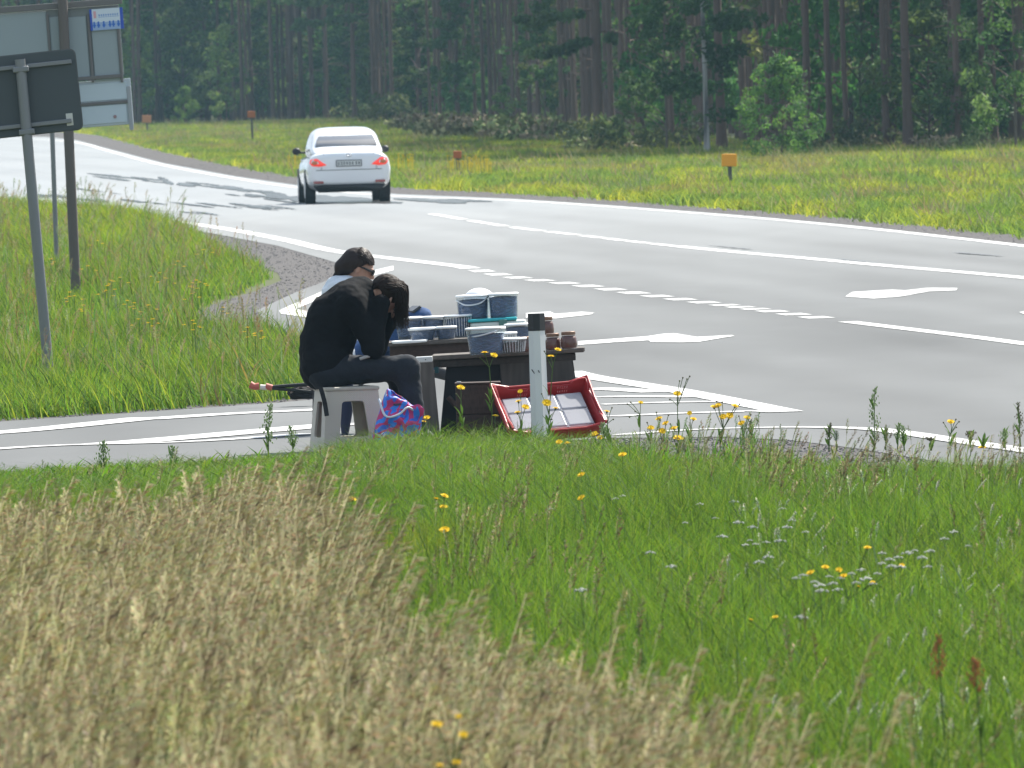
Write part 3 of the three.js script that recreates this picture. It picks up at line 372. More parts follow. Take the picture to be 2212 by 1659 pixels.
  const edgeR = (d) => edgeX(d) + (d < 410 ? 6 : 2.5), fx0 = (d) => 8.2 - 7.6 * (d - 180) / 100 * 1.0 - 9;
  const keep = (x, z, d) => !onHard(x, z) && x < edgeR(d) && x > -0.045 * d - 2 && !inside(isl, x, z) && onFar(x, d);
  const farLine = farEdge.map(([x, y]) => G(x, y)).reverse();
  function onFar(x, d) { for (let i = 1; i < farLine.length; i++) { const a = farLine[i - 1], b = farLine[i]; if (d >= -a.z && d <= -b.z) return x > lerp(a.x, b.x, (d + a.z) / (a.z - b.z)) + .6; } return d > -farLine[farLine.length - 1].z; }
  field('verge_grass', 'sunlit yellow green grass of the far verge between road and forest', 'grass', far, MG.green, scatter(r, 90000, 182, 760, (d) => -.045 * d - 2, (d) => Math.min(.04 * d + 2, edgeR(d)), (x, z, d) => { if (!keep(x, z, d)) return null; const u = n2(x * 2, d * .12, .5, 30), w = n2(x * 2, d * .2, 1.5, 34), k = 1 + .45 * w, y = smooth(-.15, .35, u), v = n2(x, d * .09, .45, 36), rough = .85 + .7 * Math.max(0, n2(x * 2, d * .15, 1.0, 37)); if (v > .3) return [x, z, r.range(.4, .9), 1, C(k * 1.15, k * .9, k * 1.6)]; return [x, z, r.range(.45, 1.05) * rough, r.range(.8, 1.2), C(k * lerp(.68, 1.5, y), k * lerp(.86, 1.34, y), k * lerp(1.05, 1.0, y))]; }));
  field('verge_tall_grass', 'pale tall grass clumps dotted over the far verge', 'grass', pale, MG.dry, scatter(r, 9000, 200, 740, (d) => -.045 * d - 2, (d) => Math.min(.04 * d + 2, edgeR(d)), (x, z, d) => (keep(x, z, d) && n2(x * 2, d * .12, .8, 40) > .05 ? [x, z, r.range(.5, 1.1), 1, C(r.range(.8, 1.2), r.range(.9, 1.2), r.range(.7, 1.1))] : null)));
}

// ---------------------------------------------------------------- the white car
const carMat = { paint: phys(0.78, 0.79, 0.8, 0.28, { clearcoat: 1, clearcoatRoughness: 0.06 }), glass: phys(0.2, 0.2, 0.21, 0.12, { clearcoat: 1, metalness: 0.4 }), black: std(0.018, 0.018, 0.02, 0.55), tyre: std(0.02, 0.02, 0.021, 0.85), rim: std(0.5, 0.5, 0.52, 0.35, { metalness: 0.8 }), seam: std(0.1, 0.1, 0.1, 0.8),
  red: phys(0.62, 0.02, 0.015, 0.15, { clearcoat: 1, emissive: C(0.55, 0.03, 0.01), emissiveIntensity: 0.6 }), dim: phys(0.3, 0.05, 0.045, 0.3, { clearcoat: 1 }), amber: phys(0.55, 0.17, 0.05, 0.2, { clearcoat: 1 }), chrome: std(0.7, 0.7, 0.72, 0.2, { metalness: 1 }) };
function loft(rings) {     // rings of equally many points, front to back, closed with caps
  const m = rings[0].length, pos = [], idx = []; rings.forEach((r) => r.forEach((p) => pos.push(p.x, p.y, p.z)));
  for (let i = 0; i + 1 < rings.length; i++) for (let j = 0; j < m; j++) { const a = i * m + j, b = i * m + (j + 1) % m; idx.push(a, b, a + m, b, b + m, a + m); }
  for (const [i, flip] of [[0, true], [rings.length - 1, false]]) { const c = rings[i].reduce((s, p) => s.add(p), V()).divideScalar(m), k = pos.length / 3; pos.push(c.x, c.y, c.z); for (let j = 0; j < m; j++) { const a = i * m + j, b = i * m + (j + 1) % m; if (flip) idx.push(k, b, a); else idx.push(k, a, b); } }
  const g = new THREE.BufferGeometry(); g.setAttribute('position', new THREE.Float32BufferAttribute(pos, 3)); g.setIndex(idx); g.computeVertexNormals(); g.setAttribute('uv', new THREE.Float32BufferAttribute(new Float32Array(pos.length / 3 * 2), 2)); return g;
}
function ringAt(z, w, y0, y1, waist, tw, e = 4) {      // a rounded section: w half width, tw half width of its top
  const out = [], n = 40; for (let i = 0; i < n; i++) { const a = i / n * 2 * Math.PI, c = Math.cos(a), s = Math.sin(a), sx = Math.sign(c) * Math.pow(Math.abs(c), 2 / e), sy = Math.sign(s) * Math.pow(Math.abs(s), 2 / e), t = (sy + 1) / 2, ww = t < waist ? lerp(w * .97, w, t / waist) : lerp(w, tw, Math.pow((t - waist) / (1 - waist), 1.6)); out.push(V(sx * ww, lerp(y0, y1, t), z)); } return out;
}
{
  const p = G(741, 440), car = thing('sedan_car', 'white sedan driving away along the far side of the sunny road', 'car', V(p.x, 0.008, p.z - 2.1), 0.062); car.scale.x = .95;
  const rings = [[2.2, .68, .42, .88, .5, .62], [2.175, .79, .36, .95, .5, .7], [2.12, .835, .32, .985, .52, .73], [2.0, .848, .3, 1.0, .52, .74], [1.85, .85, .24, 1.0, .55, .72], [1.4, .85, .22, .985, .55, .76], [.9, .85, .21, .965, .55, .78], [-.9, .85, .21, .95, .55, .78], [-1.3, .845, .22, .93, .55, .74], [-1.75, .83, .24, .86, .55, .68], [-2.0, .78, .26, .76, .55, .6], [-2.15, .66, .32, .66, .5, .5]].map((a) => ringAt(...a, 5));
  part('body', loft(rings.reverse()), carMat.paint, car);
  const cab = [[1.72, .7, .9, .985, .5, .66], [1.45, .73, .9, 1.1, .3, .67], [1.15, .73, .9, 1.27, .25, .62], [.85, .74, .9, 1.395, .2, .6], [.5, .74, .9, 1.44, .2, .59], [0, .745, .9, 1.455, .2, .59], [-.4, .74, .9, 1.43, .2, .59], [-.8, .72, .9, 1.28, .25, .57], [-1.2, .7, .9, 1.06, .3, .6], [-1.45, .68, .9, .95, .5, .62]].map((a) => ringAt(...a, 5));
  part('roof', loft(cab.reverse()), carMat.paint, car);
  const slab = (pts, th, mat, name, parent = car) => { const s = pts.map((q) => q.clone()), b = pts.map((q) => q.clone().add(V(0, 0, -th))); return part(name, loft([b, s]), mat, parent); };   // pts seen from behind, anticlockwise
  slab([V(-.62, 1.1, 1.475), V(.62, 1.1, 1.475), V(.59, 1.2, 1.325), V(.545, 1.29, 1.16), V(-.545, 1.29, 1.16), V(-.59, 1.2, 1.325)], .06, carMat.glass, 'rear_window');
  for (const s of [-1, 1]) {
    const side = (x0, list) => { const a = list.map(([z, y, w]) => V(s * (w + .012), y, z)), b = list.map(([z, y, w]) => V(s * (w - .05), y, z)); return loft(s > 0 ? [b, a] : [a, b]); };
    part('side_window', side(0, [[1.1, 1.0, .705], [.1, .99, .715], [.1, 1.36, .6], [.75, 1.31, .6]]), carMat.glass, car); part('side_window', side(0, [[0, .99, .715], [-.95, .99, .7], [-.35, 1.34, .6], [0, 1.36, .6]]), carMat.glass, car);
    const light = slab([V(s * .45, .735, 2.215), V(s * .6, .71, 2.215), V(s * .74, .725, 2.205), V(s * .79, .78, 2.17), V(s * .77, .85, 2.16), V(s * .64, .865, 2.2)], .07, carMat.red, 'tail_light');
    const lamp = part('lens', new THREE.SphereGeometry(1, 14, 10).scale(.06, .04, .02).translate(s * .69, .785, 2.205), carMat.amber, light); void lamp;
    part('reflector', box(.2, .05, .03, s * .62, .41, 2.2, .012), carMat.dim, car);
    const w = (z) => { const t = part('wheel', move(new THREE.CylinderGeometry(.3, .3, .2, 28), s * .752, .3, z, 0, 0, Math.PI / 2), carMat.tyre, car); part('rim', move(new THREE.CylinderGeometry(.19, .19, .02, 20), s * .853, .3, z, 0, 0, Math.PI / 2), carMat.rim, t); };
    w(1.3); w(-1.3);
    for (const z of [1.3, -1.3]) part('wheel_arch', move(new THREE.CylinderGeometry(.36, .36, .012, 28, 1, false, 0, Math.PI), s * .848, .3, z, 0, s > 0 ? 0 : 0, Math.PI / 2), carMat.black, car);
    const mir = part('mirror', (() => { const g = new THREE.SphereGeometry(1, 16, 12).scale(.085, .07, .06); return g.translate(s * .9, 1.0, -.75); })(), carMat.black, car); part('stalk', bar(V(s * .72, .97, -.76), V(s * .88, .98, -.75), .02), carMat.black, mir);
    part('door_handle', box(.02, .025, .2, s * .856, .84, .25, .008), carMat.chrome, car);
  }
  slab([V(-.6, .215, 2.17), V(.6, .215, 2.17), V(.72, .34, 2.19), V(.52, .365, 2.212), V(-.52, .365, 2.212), V(-.72, .34, 2.19)], .5, carMat.black, 'lower_bumper');
  for (const s of [-1, 1]) part('seam', bar(V(s * .56, .64, 2.203), V(s * .5, .955, 2.17), .006, 5), carMat.seam, car);
  part('bumper_seam', bar(V(-.66, .64, 2.202), V(.66, .64, 2.202), .006, 5), carMat.seam, car);
  part('emblem', new THREE.TorusGeometry(.035, .008, 6, 18).scale(1.4, .9, 1).translate(0, .92, 2.205), carMat.chrome, car);
  const cv = document.createElement('canvas'); cv.width = 260; cv.height = 56; const c2 = cv.getContext('2d'); c2.fillStyle = '#c9cbc8'; c2.fillRect(0, 0, 260, 56); c2.strokeStyle = '#222'; c2.lineWidth = 3; c2.strokeRect(3, 3, 254, 50); c2.fillStyle = '#33383a';
  { const r = RNG(3); for (let i = 0; i < 8; i++) { const x = 16 + i * 29 + (i > 5 ? 8 : 0); c2.fillRect(x, 14 + r() * 6, 17, 8); c2.fillRect(x + r() * 10, 14, 6, 30); c2.fillRect(x, 30 + r() * 8, 18, 6); } }
  const pt = new THREE.CanvasTexture(cv); pt.colorSpace = THREE.SRGBColorSpace;
  const plate = part('number_plate', new THREE.PlaneGeometry(.5, .11).translate(0, .765, 2.222), new THREE.MeshStandardMaterial({ map: pt, roughness: .5 }), car); part('plate_frame', box(.52, .126, .02, 0, .765, 2.208, .006), carMat.black, plate);
  part('exhaust', move(new THREE.CylinderGeometry(.025, .025, .2, 10), .45, .23, 2.0, Math.PI / 2), carMat.black, car);
}

// ---------------------------------------------------------------- road signs and marker posts
const steel = std(0.2, 0.21, 0.215, 0.5, { metalness: 0.35 }), sheetBack = std(0.06, 0.074, 0.08, 0.55, { metalness: 0.2 }), alu = std(0.18, 0.2, 0.2, 0.55, { metalness: 0.2 }), brownPost = std(0.12, 0.105, 0.095, 0.8);
function plateGeo(w, h, t, r) { const s = new THREE.Shape(); s.moveTo(-w / 2 + r, -h / 2); s.lineTo(w / 2 - r, -h / 2); s.quadraticCurveTo(w / 2, -h / 2, w / 2, -h / 2 + r); s.lineTo(w / 2, h / 2 - r); s.quadraticCurveTo(w / 2, h / 2, w / 2 - r, h / 2); s.lineTo(-w / 2 + r, h / 2); s.quadraticCurveTo(-w / 2, h / 2, -w / 2, h / 2 - r); s.lineTo(-w / 2, -h / 2 + r); s.quadraticCurveTo(-w / 2, -h / 2, -w / 2 + r, -h / 2); return new THREE.ExtrudeGeometry(s, { depth: t, bevelEnabled: false, curveSegments: 6 }); }
{ // the dark sign seen from behind, on one leaning pole
  const d = 121, k = d / PX, b = at(107, 820, d), top = at(43, 128, d), g = thing('road_sign', 'dark grey back of a road sign on a leaning steel pole', 'road sign', V(b.x, 0, b.z));
  const L = (x, y, z = 0) => at(x, y, d).sub(V(b.x, 0, b.z)).add(V(0, 0, z));
  part('pole', bar(L(109, 842), L(43, 128, 0), .044, 14), steel, g);
  const c = L(-18, 212), panel = part('panel', move(plateGeo(375 * k, 172 * k, .012, .05), c.x, c.y, -.075, 0, 0, .075), sheetBack, g);
  for (const [x, y] of [[0, 148], [0, 276]]) { const q = L(-20, y + 3); part('rail', move(new RoundedBoxGeometry(350 * k, .035, .03, 1, .006), q.x, q.y, -.046, 0, 0, .075), steel, panel); }
  const e = L(0, 210); part('rim', move(plateGeo(375 * k + .02, 172 * k + .02, .006, .06), c.x, c.y, -.084, 0, 0, .075), std(0.09, 0.1, 0.1, 0.5), panel); void e;
  const st = L(150, 258); part('sticker', move(new RoundedBoxGeometry(.055, .1, .004, 1, .001), st.x, st.y, -.06, 0, 0, .075), std(.55, .55, .5, .6), panel);
  for (const y of [150, 285]) { const q = L(43 + (y - 128) * .096, y); part('clamp', move(new RoundedBoxGeometry(.13, .05, .11, 1, .012), q.x, q.y, q.z - .01, 0, 0, .075), steel, g); }
}
{ // the large pale signboard farther off, seen from behind, on two posts
  const d = 165, k = d / PX, b = at(163, 650, d), g = thing('signboard', 'large pale grey signboard with a blue lettered notice, on two posts', 'signboard', V(b.x, 0, b.z));
  const L = (x, y, z = 0) => at(x, y, d).sub(V(b.x, 0, b.z)).add(V(0, 0, z)), R = .045;
  const pan = (name, x0, y0, x1, y1, z, t, m, parent = g) => { const c = L((x0 + x1) / 2, (y0 + y1) / 2); return part(name, move(new RoundedBoxGeometry((x1 - x0) * k, (y1 - y0) * k, t, 1, .006), c.x, c.y, z, 0, 0, R), m, parent); };
  part('post', bar(L(166, 668), L(133, -40), .056, 12), brownPost, g);
  { const q = at(124, 600, 191), w = V(b.x, 0, b.z); part('post', bar(q.clone().sub(w).setY(-.1), at(112, 262, 191).sub(w), .032, 10), steel, g); }
  const up = pan('upper_board', -230, 28, 262, 180, -.12, .04, alu), panel = std(.27, .32, .335, .6), rail = std(.14, .135, .13, .7);
  for (const [x0, x1] of [[-220, 104], [110, 140], [150, 190], [200, 255]]) pan('back_panel', x0, 36, x1, 174, -.097, .02, panel, up);
  for (const x of [107, 195, 258]) pan('rib', x - 3, 30, x + 3, 178, -.085, .03, rail, up);
  pan('rail', -230, 14, 264, 27, -.08, .05, rail, up); pan('rail', -230, 178, 262, 186, -.08, .05, rail, up);
  const lo = pan('lower_board', -120, 184, 285, 283, -.13, .04, std(.42, .48, .52, .5)); for (const [y0, y1] of [[190, 228], [238, 278]]) pan('row_panel', -112, y0, 274, y1, -.107, .016, std(.45, .53, .58, .5), lo); pan('rail', -112, 230, 276, 237, -.1, .03, rail, lo); pan('rail', 276, 186, 285, 281, -.1, .02, std(.3, .32, .34, .6), lo);
  { const q = L(248, 252); part('spot', move(new THREE.CylinderGeometry(.02, .02, .006, 10), q.x, q.y, -.096, Math.PI / 2), std(.3, .2, .2, .8), lo); }
  const cv = document.createElement('canvas'); cv.width = 320; cv.height = 200; const c = cv.getContext('2d'); c.fillStyle = '#2a4fae'; c.fillRect(0, 0, 320, 200); c.fillStyle = '#c4cfd8'; c.fillRect(22, 0, 268, 132); c.fillStyle = '#8fa6c8'; c.fillRect(22, 125, 268, 75); c.fillStyle = '#cc9aa0'; c.fillRect(36, 20, 26, 66); c.fillStyle = '#6f8fc0'; for (let i = 0; i < 9; i++) { c.fillRect(84 + i * 22, 52, 14, 16); c.fillRect(84 + i * 22, 74, 16, 7); } c.fillStyle = '#2f66b8'; for (const x of [30, 70, 122, 180, 214, 262]) { c.fillRect(x, 118, 16, 58); c.fillRect(x - 6, 146, 30, 16); }
  const t = new THREE.CanvasTexture(cv); t.colorSpace = THREE.SRGBColorSpace; const q = L(230, 41), nb = part('notice', move(new THREE.BoxGeometry(72 * k, 46 * k, .012), q.x, q.y, -.064, 0, 0, R), new THREE.MeshStandardMaterial({ map: t, roughness: .5 }), up); void nb;
}
{ // orange marker posts on the far verge
  const postM = std(.1, .1, .09, .8), tones = { bright: std(.85, .36, .02, .6), red: std(.4, .12, .04, .7), rust: std(.42, .13, .04, .7), pale: std(.55, .24, .12, .7) };
  for (const [x, y, w, h, yb, m, l] of [[1575, 346, 33, 27, 403, 'bright', 'bright orange square marker on a short dark post below the birch'], [988, 334, 18, 16, 384, 'red', 'dull red marker plate standing among yellow flowers right of the car'], [543, 247, 17, 14, 312, 'rust', 'rusty orange marker on a tall thin post left of the car'], [317, 257, 20, 16, 290, 'pale', 'pale orange marker half sunk in grass beside the white signboard']]) {
    const p = G(x, yb), d = -p.z, k = d / PX, c = at(x, y, d), g = thing('marker_post', l, 'marker post', V(p.x, 0, p.z));
    const top = c.y - h * k * .45; part('post', box(.08, top, .07, c.x - p.x + .01, top / 2, 0, .015), postM, g); part('plate', move(new RoundedBoxGeometry(w * k, h * k, .05, 1, .015), c.x - p.x, c.y, .06, 0, 0, -.03), tones[m], g);
  }
}

// ---------------------------------------------------------------- the two people
const skin = phys(0.42, 0.24, 0.17, 0.6), skinDark = phys(0.36, 0.2, 0.14, 0.6);
const knit = (r, g, b) => new THREE.MeshPhysicalMaterial({ color: C(r, g, b), roughness: 0.9, specularIntensity: 0.3, bumpMap: clothTex, bumpScale: 0.004 });
const clothTex = noiseMap(256, (u, v) => { const k = .5 + .45 * tile(u, v, 5) + .2 * tile(u, v, 24, 3) + .1 * tile(u, v, 90, 5); return [k, k, k]; }, false, 2.2);
const denimTex = noiseMap(256, (u, v) => { const k = .62 + .3 * tile(u, v, 6, 4) + .16 * tile(u, v, 60, 2); return [k, k, k]; }, false, 1.6);
const hairMat = phys(0.021, 0.013, 0.011, 0.5, { specularIntensity: 0.45 }), hairBrown = phys(0.018, 0.01, 0.007, 0.6, { specularIntensity: 0.25, side: THREE.DoubleSide });
// hand: a palm and five bent fingers; o wrist, f finger direction, n palm normal
function handBones(o, f, n, curl = .6, s = 1) {
  const c = new THREE.Vector3().crossVectors(n, f).normalize(), out = [], pt = (a, b, e) => o.clone().addScaledVector(f, a * s).addScaledVector(c, b * s).addScaledVector(n, e * s);
  for (let i = 0; i < 4; i++) { const b = -.03 + .02 * i; out.push([pt(0, b * .5, 0), pt(.085, b, 0), .013 * s, .011 * s]); const l = [.033, .04, .038, .03][i]; let p = pt(.085, b, 0), a = 0; for (let k = 0; k < 3; k++) { a += curl * .55; const q = p.clone().addScaledVector(f, Math.cos(a) * l * s * (1 - .2 * k)).addScaledVector(n, Math.sin(a) * l * s * (1 - .2 * k)); out.push([p, q, (.0092 - k * .0008) * s, (.0086 - k * .0009) * s]); p = q; } }
  const t0 = pt(.02, -.035, .005), t1 = pt(.055, -.06, .018), t2 = pt(.085, -.066, .03); out.push([t0, t1, .012 * s, .0105 * s], [t1, t2, .0105 * s, .0085 * s]); return out;
}
function mergeBody(list) { return merge(list.map((g) => { const q = g.index ? g.toNonIndexed() : g; return q; })); }
// head in its own axes: face towards +x, crown +y; centre of the skull at the origin
function headGeo(turn, pos) {
  const f = (x, y, z) => {
    const ell = (cx, cy, cz, rx, ry, rz) => { const a = (x - cx) / rx, b = (y - cy) / ry, c = (z - cz) / rz; return (Math.sqrt(a * a + b * b + c * c) - 1) * Math.min(rx, ry, rz); };
    let d = ell(-.008, .02, 0, .098, .098, .076); d = smin(d, ell(.035, -.055, 0, .058, .068, .056), .05);      // skull, jaw
    d = smin(d, ell(.083, -.1, 0, .018, .018, .02), .03);                                                       // chin
    d = smin(d, capsuleAt(x, y, z, .092, .01, 0, .112, -.03, 0, .008, .014), .014);                             // nose
    for (const s of [-1, 1]) { d = smin(d, ell(.086, .02, s * .032, .014, .01, .022), .012); d = Math.max(d, -ell(.098, .002, s * .033, .012, .013, .017)); d = smin(d, ell(.082, .0, s * .032, .013, .012, .013), .004); d = smin(d, ell(-.004, -.012, s * .079, .018, .032, .01), .008); }
    d = smin(d, ell(.094, -.062, 0, .009, .006, .022), .006); d = smin(d, ell(.091, -.074, 0, .009, .007, .02), .006);
    return d;
  };
  const g = sdfMesh(f, V(-.14, -.15, -.11), V(.14, .14, .11), .0052); g.applyQuaternion(turn); g.translate(pos.x, pos.y, pos.z); return g;
}
function capsuleAt(x, y, z, ax, ay, az, bx, by, bz, r, s) { const dx = bx - ax, dy = by - ay, dz = bz - az, t = Math.min(1, Math.max(0, ((x - ax) * dx + (y - ay) * dy + (z - az) * dz) / (dx * dx + dy * dy + dz * dz))); return Math.hypot(x - ax - dx * t, y - ay - dy * t, z - az - dz * t) - (r + (s - r) * t); }
function hairGeo(turn, pos, extra, hang, line, ear) {      // a cap of hair, open below the hairline and round the ear, plus hanging locks
  const f = (x, y, z) => { const a = (x + .02) / .112, b = (y - .022) / .113, c = z / .094; let d = (Math.sqrt(a * a + b * b + c * c) - 1) * .094; d = Math.max(d, x * .8 - y * .6 - line); d = Math.max(d, -(Math.hypot((x - ear[0]) / ear[2], (y - ear[1]) / ear[3]) - 1) * .03); d += .005 * noise.noise(x * 70, y * 16, z * 70); for (const e of extra) d = smin(d, capsuleAt(x, y, z, ...e), .03); return d; };
  const g = sdfMesh(f, V(-.26, -.34, -.14), V(.2, .16, .14), .0065); g.applyQuaternion(turn); g.translate(pos.x, pos.y, pos.z); return hang ? merge([g, ...hang]) : g;
}
function figure(name, label, b, o) {     // b: base of the figure; o: bones and clothes, in metres from the base
  const g = thing(name, label, 'person', b);
  const all = [...o.torso, ...o.arms, ...o.legs], f = capsules(all, .05), [lo, hi] = bonesBox(all, .03);
  const body = [sdfMesh(f, lo, hi, .013), headGeo(o.turn, o.head), ...o.hands.map((h) => { const [a, c] = bonesBox(h, .015); return sdfMesh(capsules(h, .008), a, c, .0045); })];
  part('body', mergeBody(body), o.skin, g);
  const wear = (n, bones, grow, k, m, cell = .0095, crease = .0085) => { const q = capsules(bones, k, grow), [a, c] = bonesBox(bones, grow + .03); return part(n, sdfMesh((x, y, z) => q(x, y, z) + crease * noise.noise(x * 9, y * 13, z * 9) + crease * .6 * noise.noise(x * 24, y * 30 + x * 10, z * 24), a, c, cell), m, g); };
  for (const w of o.wear) wear(...w);
  part('hair', o.hair, o.hairM, g);
  return g;
}
const clothMat = knit(0.0062, 0.0062, 0.0075), denimDark = new THREE.MeshStandardMaterial({ color: C(0.014, 0.019, 0.03), roughness: 0.9, map: denimTex, bumpMap: clothTex, bumpScale: 0.004 }), denimBlue = new THREE.MeshStandardMaterial({ color: C(0.05, 0.12, 0.3), roughness: 0.9, map: denimTex }), shirtW = new THREE.MeshStandardMaterial({ color: C(0.6, 0.64, 0.68), roughness: 0.85, bumpMap: clothTex, bumpScale: 0.006 });
{ // the nearer person, bent far forward with the head on the hands
  const d0 = 99, base = at(745, 965, d0).setY(0), J = (x, y, z = 0) => at(x, y, d0 - z).sub(base);
  const torso = [[J(704, 792), J(706, 745), .152, .148], [J(706, 745), J(722, 690), .148, .152], [J(722, 690), J(757, 652), .152, .125], [J(757, 652, .1), J(757, 652, -.1), .1, .1], [J(704, 795, .09), J(704, 795, -.09), .13, .13], [J(765, 645), J(806, 632), .075, .058]];
  const sh = J(762, 662, .17), el = J(806, 752, .15), wr = J(822, 664, .115), sh2 = J(766, 660, -.17), el2 = J(812, 750, -.14), wr2 = J(840, 690, -.05);
  const arms = [[sh, el, .058, .044], [el, wr, .044, .031], [sh2, el2, .058, .044], [el2, wr2, .044, .031]];
  const hip = J(706, 800, .09), kn = J(878, 795, .12), an = J(899, 926, .12), toe = J(927, 948, .13), hip2 = J(706, 800, -.09), kn2 = J(868, 797, -.13), an2 = J(858, 928, -.14), toe2 = J(886, 950, -.15);
  const legs = [[hip, kn, .09, .066], [kn, an, .064, .04], [an, toe, .036, .03], [hip2, kn2, .09, .066], [kn2, an2, .064, .04], [an2, toe2, .036, .03]];
  const head = J(834, 637), turn = new THREE.Quaternion().setFromEuler(new THREE.Euler(0, 0, -.86)), up = V(0, 1, 0);
  const r = RNG(9), locks = [];
  for (let i = 0; i < 330; i++) { // loose hair falling forward over the face
    const side = i % 3 === 0, z = side ? r.range(.06, .1) : r.sym(.098), u = r(), a = side ? lerp(.1, 1.9, u) : lerp(.15, 1.75, u), rad = .108, cz = Math.sqrt(Math.max(.05, 1 - (z / .105) ** 2)), p0 = V(Math.cos(a) * rad * cz + .004, Math.sin(a) * rad * cz + .006, z).add(head), out = head.x + lerp(.118, .1, Math.abs(z) / .1) + r.range(-.03, .024), end = head.y - r.range(.1, .235) - (r() < .15 ? .03 : 0), mid = V(Math.min(out, p0.x + .05 + r() * .05), lerp(p0.y, head.y, .45) + .02, z * 1.1 + head.z), low = V(out + r.sym(.02), lerp(head.y, end, .5), head.z + z * 1.02 + r.sym(.015)), tip = V(out - r.range(-.02, .05) + r.sym(.03), end, head.z + z * .9 + r.sym(.04)), w = r.range(.0028, .0065);
    locks.push(tube([p0, mid, low, tip], (t) => w * (1 - t * .8), 4, 8)); }
  const g = figure('person', 'person in a black jacket bent forward on a plastic stool, head in hands', base, {
    torso, arms, legs, head, turn, skin, hairM: hairBrown, hands: [handBones(wr, V(.4, .3, -.85).normalize(), V(-.3, .9, .2).normalize(), .7, .9), handBones(wr2, V(-.1, .85, .5).normalize(), V(-.6, .1, .8).normalize(), .6)],
    hair: hairGeo(turn, head, [], locks, .13, [-.05, -.045, .032, .04]),
    wear: [['jacket', [...torso.slice(0, 4), [J(704, 790, .09), J(704, 790, -.09), .125, .125], [J(760, 648), J(782, 628), .1, .072], ...arms.map(([p, q, a, c], i) => [p, i % 2 ? p.clone().lerp(q, 1.12) : q, a, i % 2 ? c + .006 : c])], .02, .06, clothMat],
      ['trousers', [[J(706, 800, .09), J(706, 800, -.09), .125, .125], ...[0, 1, 3, 4].map((i) => { const [p, q, a, c] = legs[i]; return i === 1 || i === 4 ? [p, q, a, c + .018] : [p, q, a, c]; })], .016, .05, denimDark],
      ['shoe', [[an, toe, .034, .03], [an.clone().add(V(-.04, -.03, 0)), an, .03, .036]], .014, .03, std(.05, .05, .055, .7), .009, .001], ['shoe', [[an2, toe2, .034, .03], [an2.clone().add(V(-.04, -.03, 0)), an2, .03, .036]], .014, .03, std(.05, .05, .055, .7), .009, .001]],
  });
  part('shirt_hem', (() => { const q = J(800, 770, .17); return tube([J(778, 775, .175), J(790, 771, .19), J(806, 767, .18)], .012, 6, 8); })(), std(.4, .38, .36, .9), g);
  part('shoe_trim', tube([an.clone().add(V(-.03, .0, .05)), an.clone().add(V(.05, -.035, .052)), toe.clone().add(V(.01, -.005, .04))], .01, 6, 8), std(.7, .7, .68, .6), g);
}
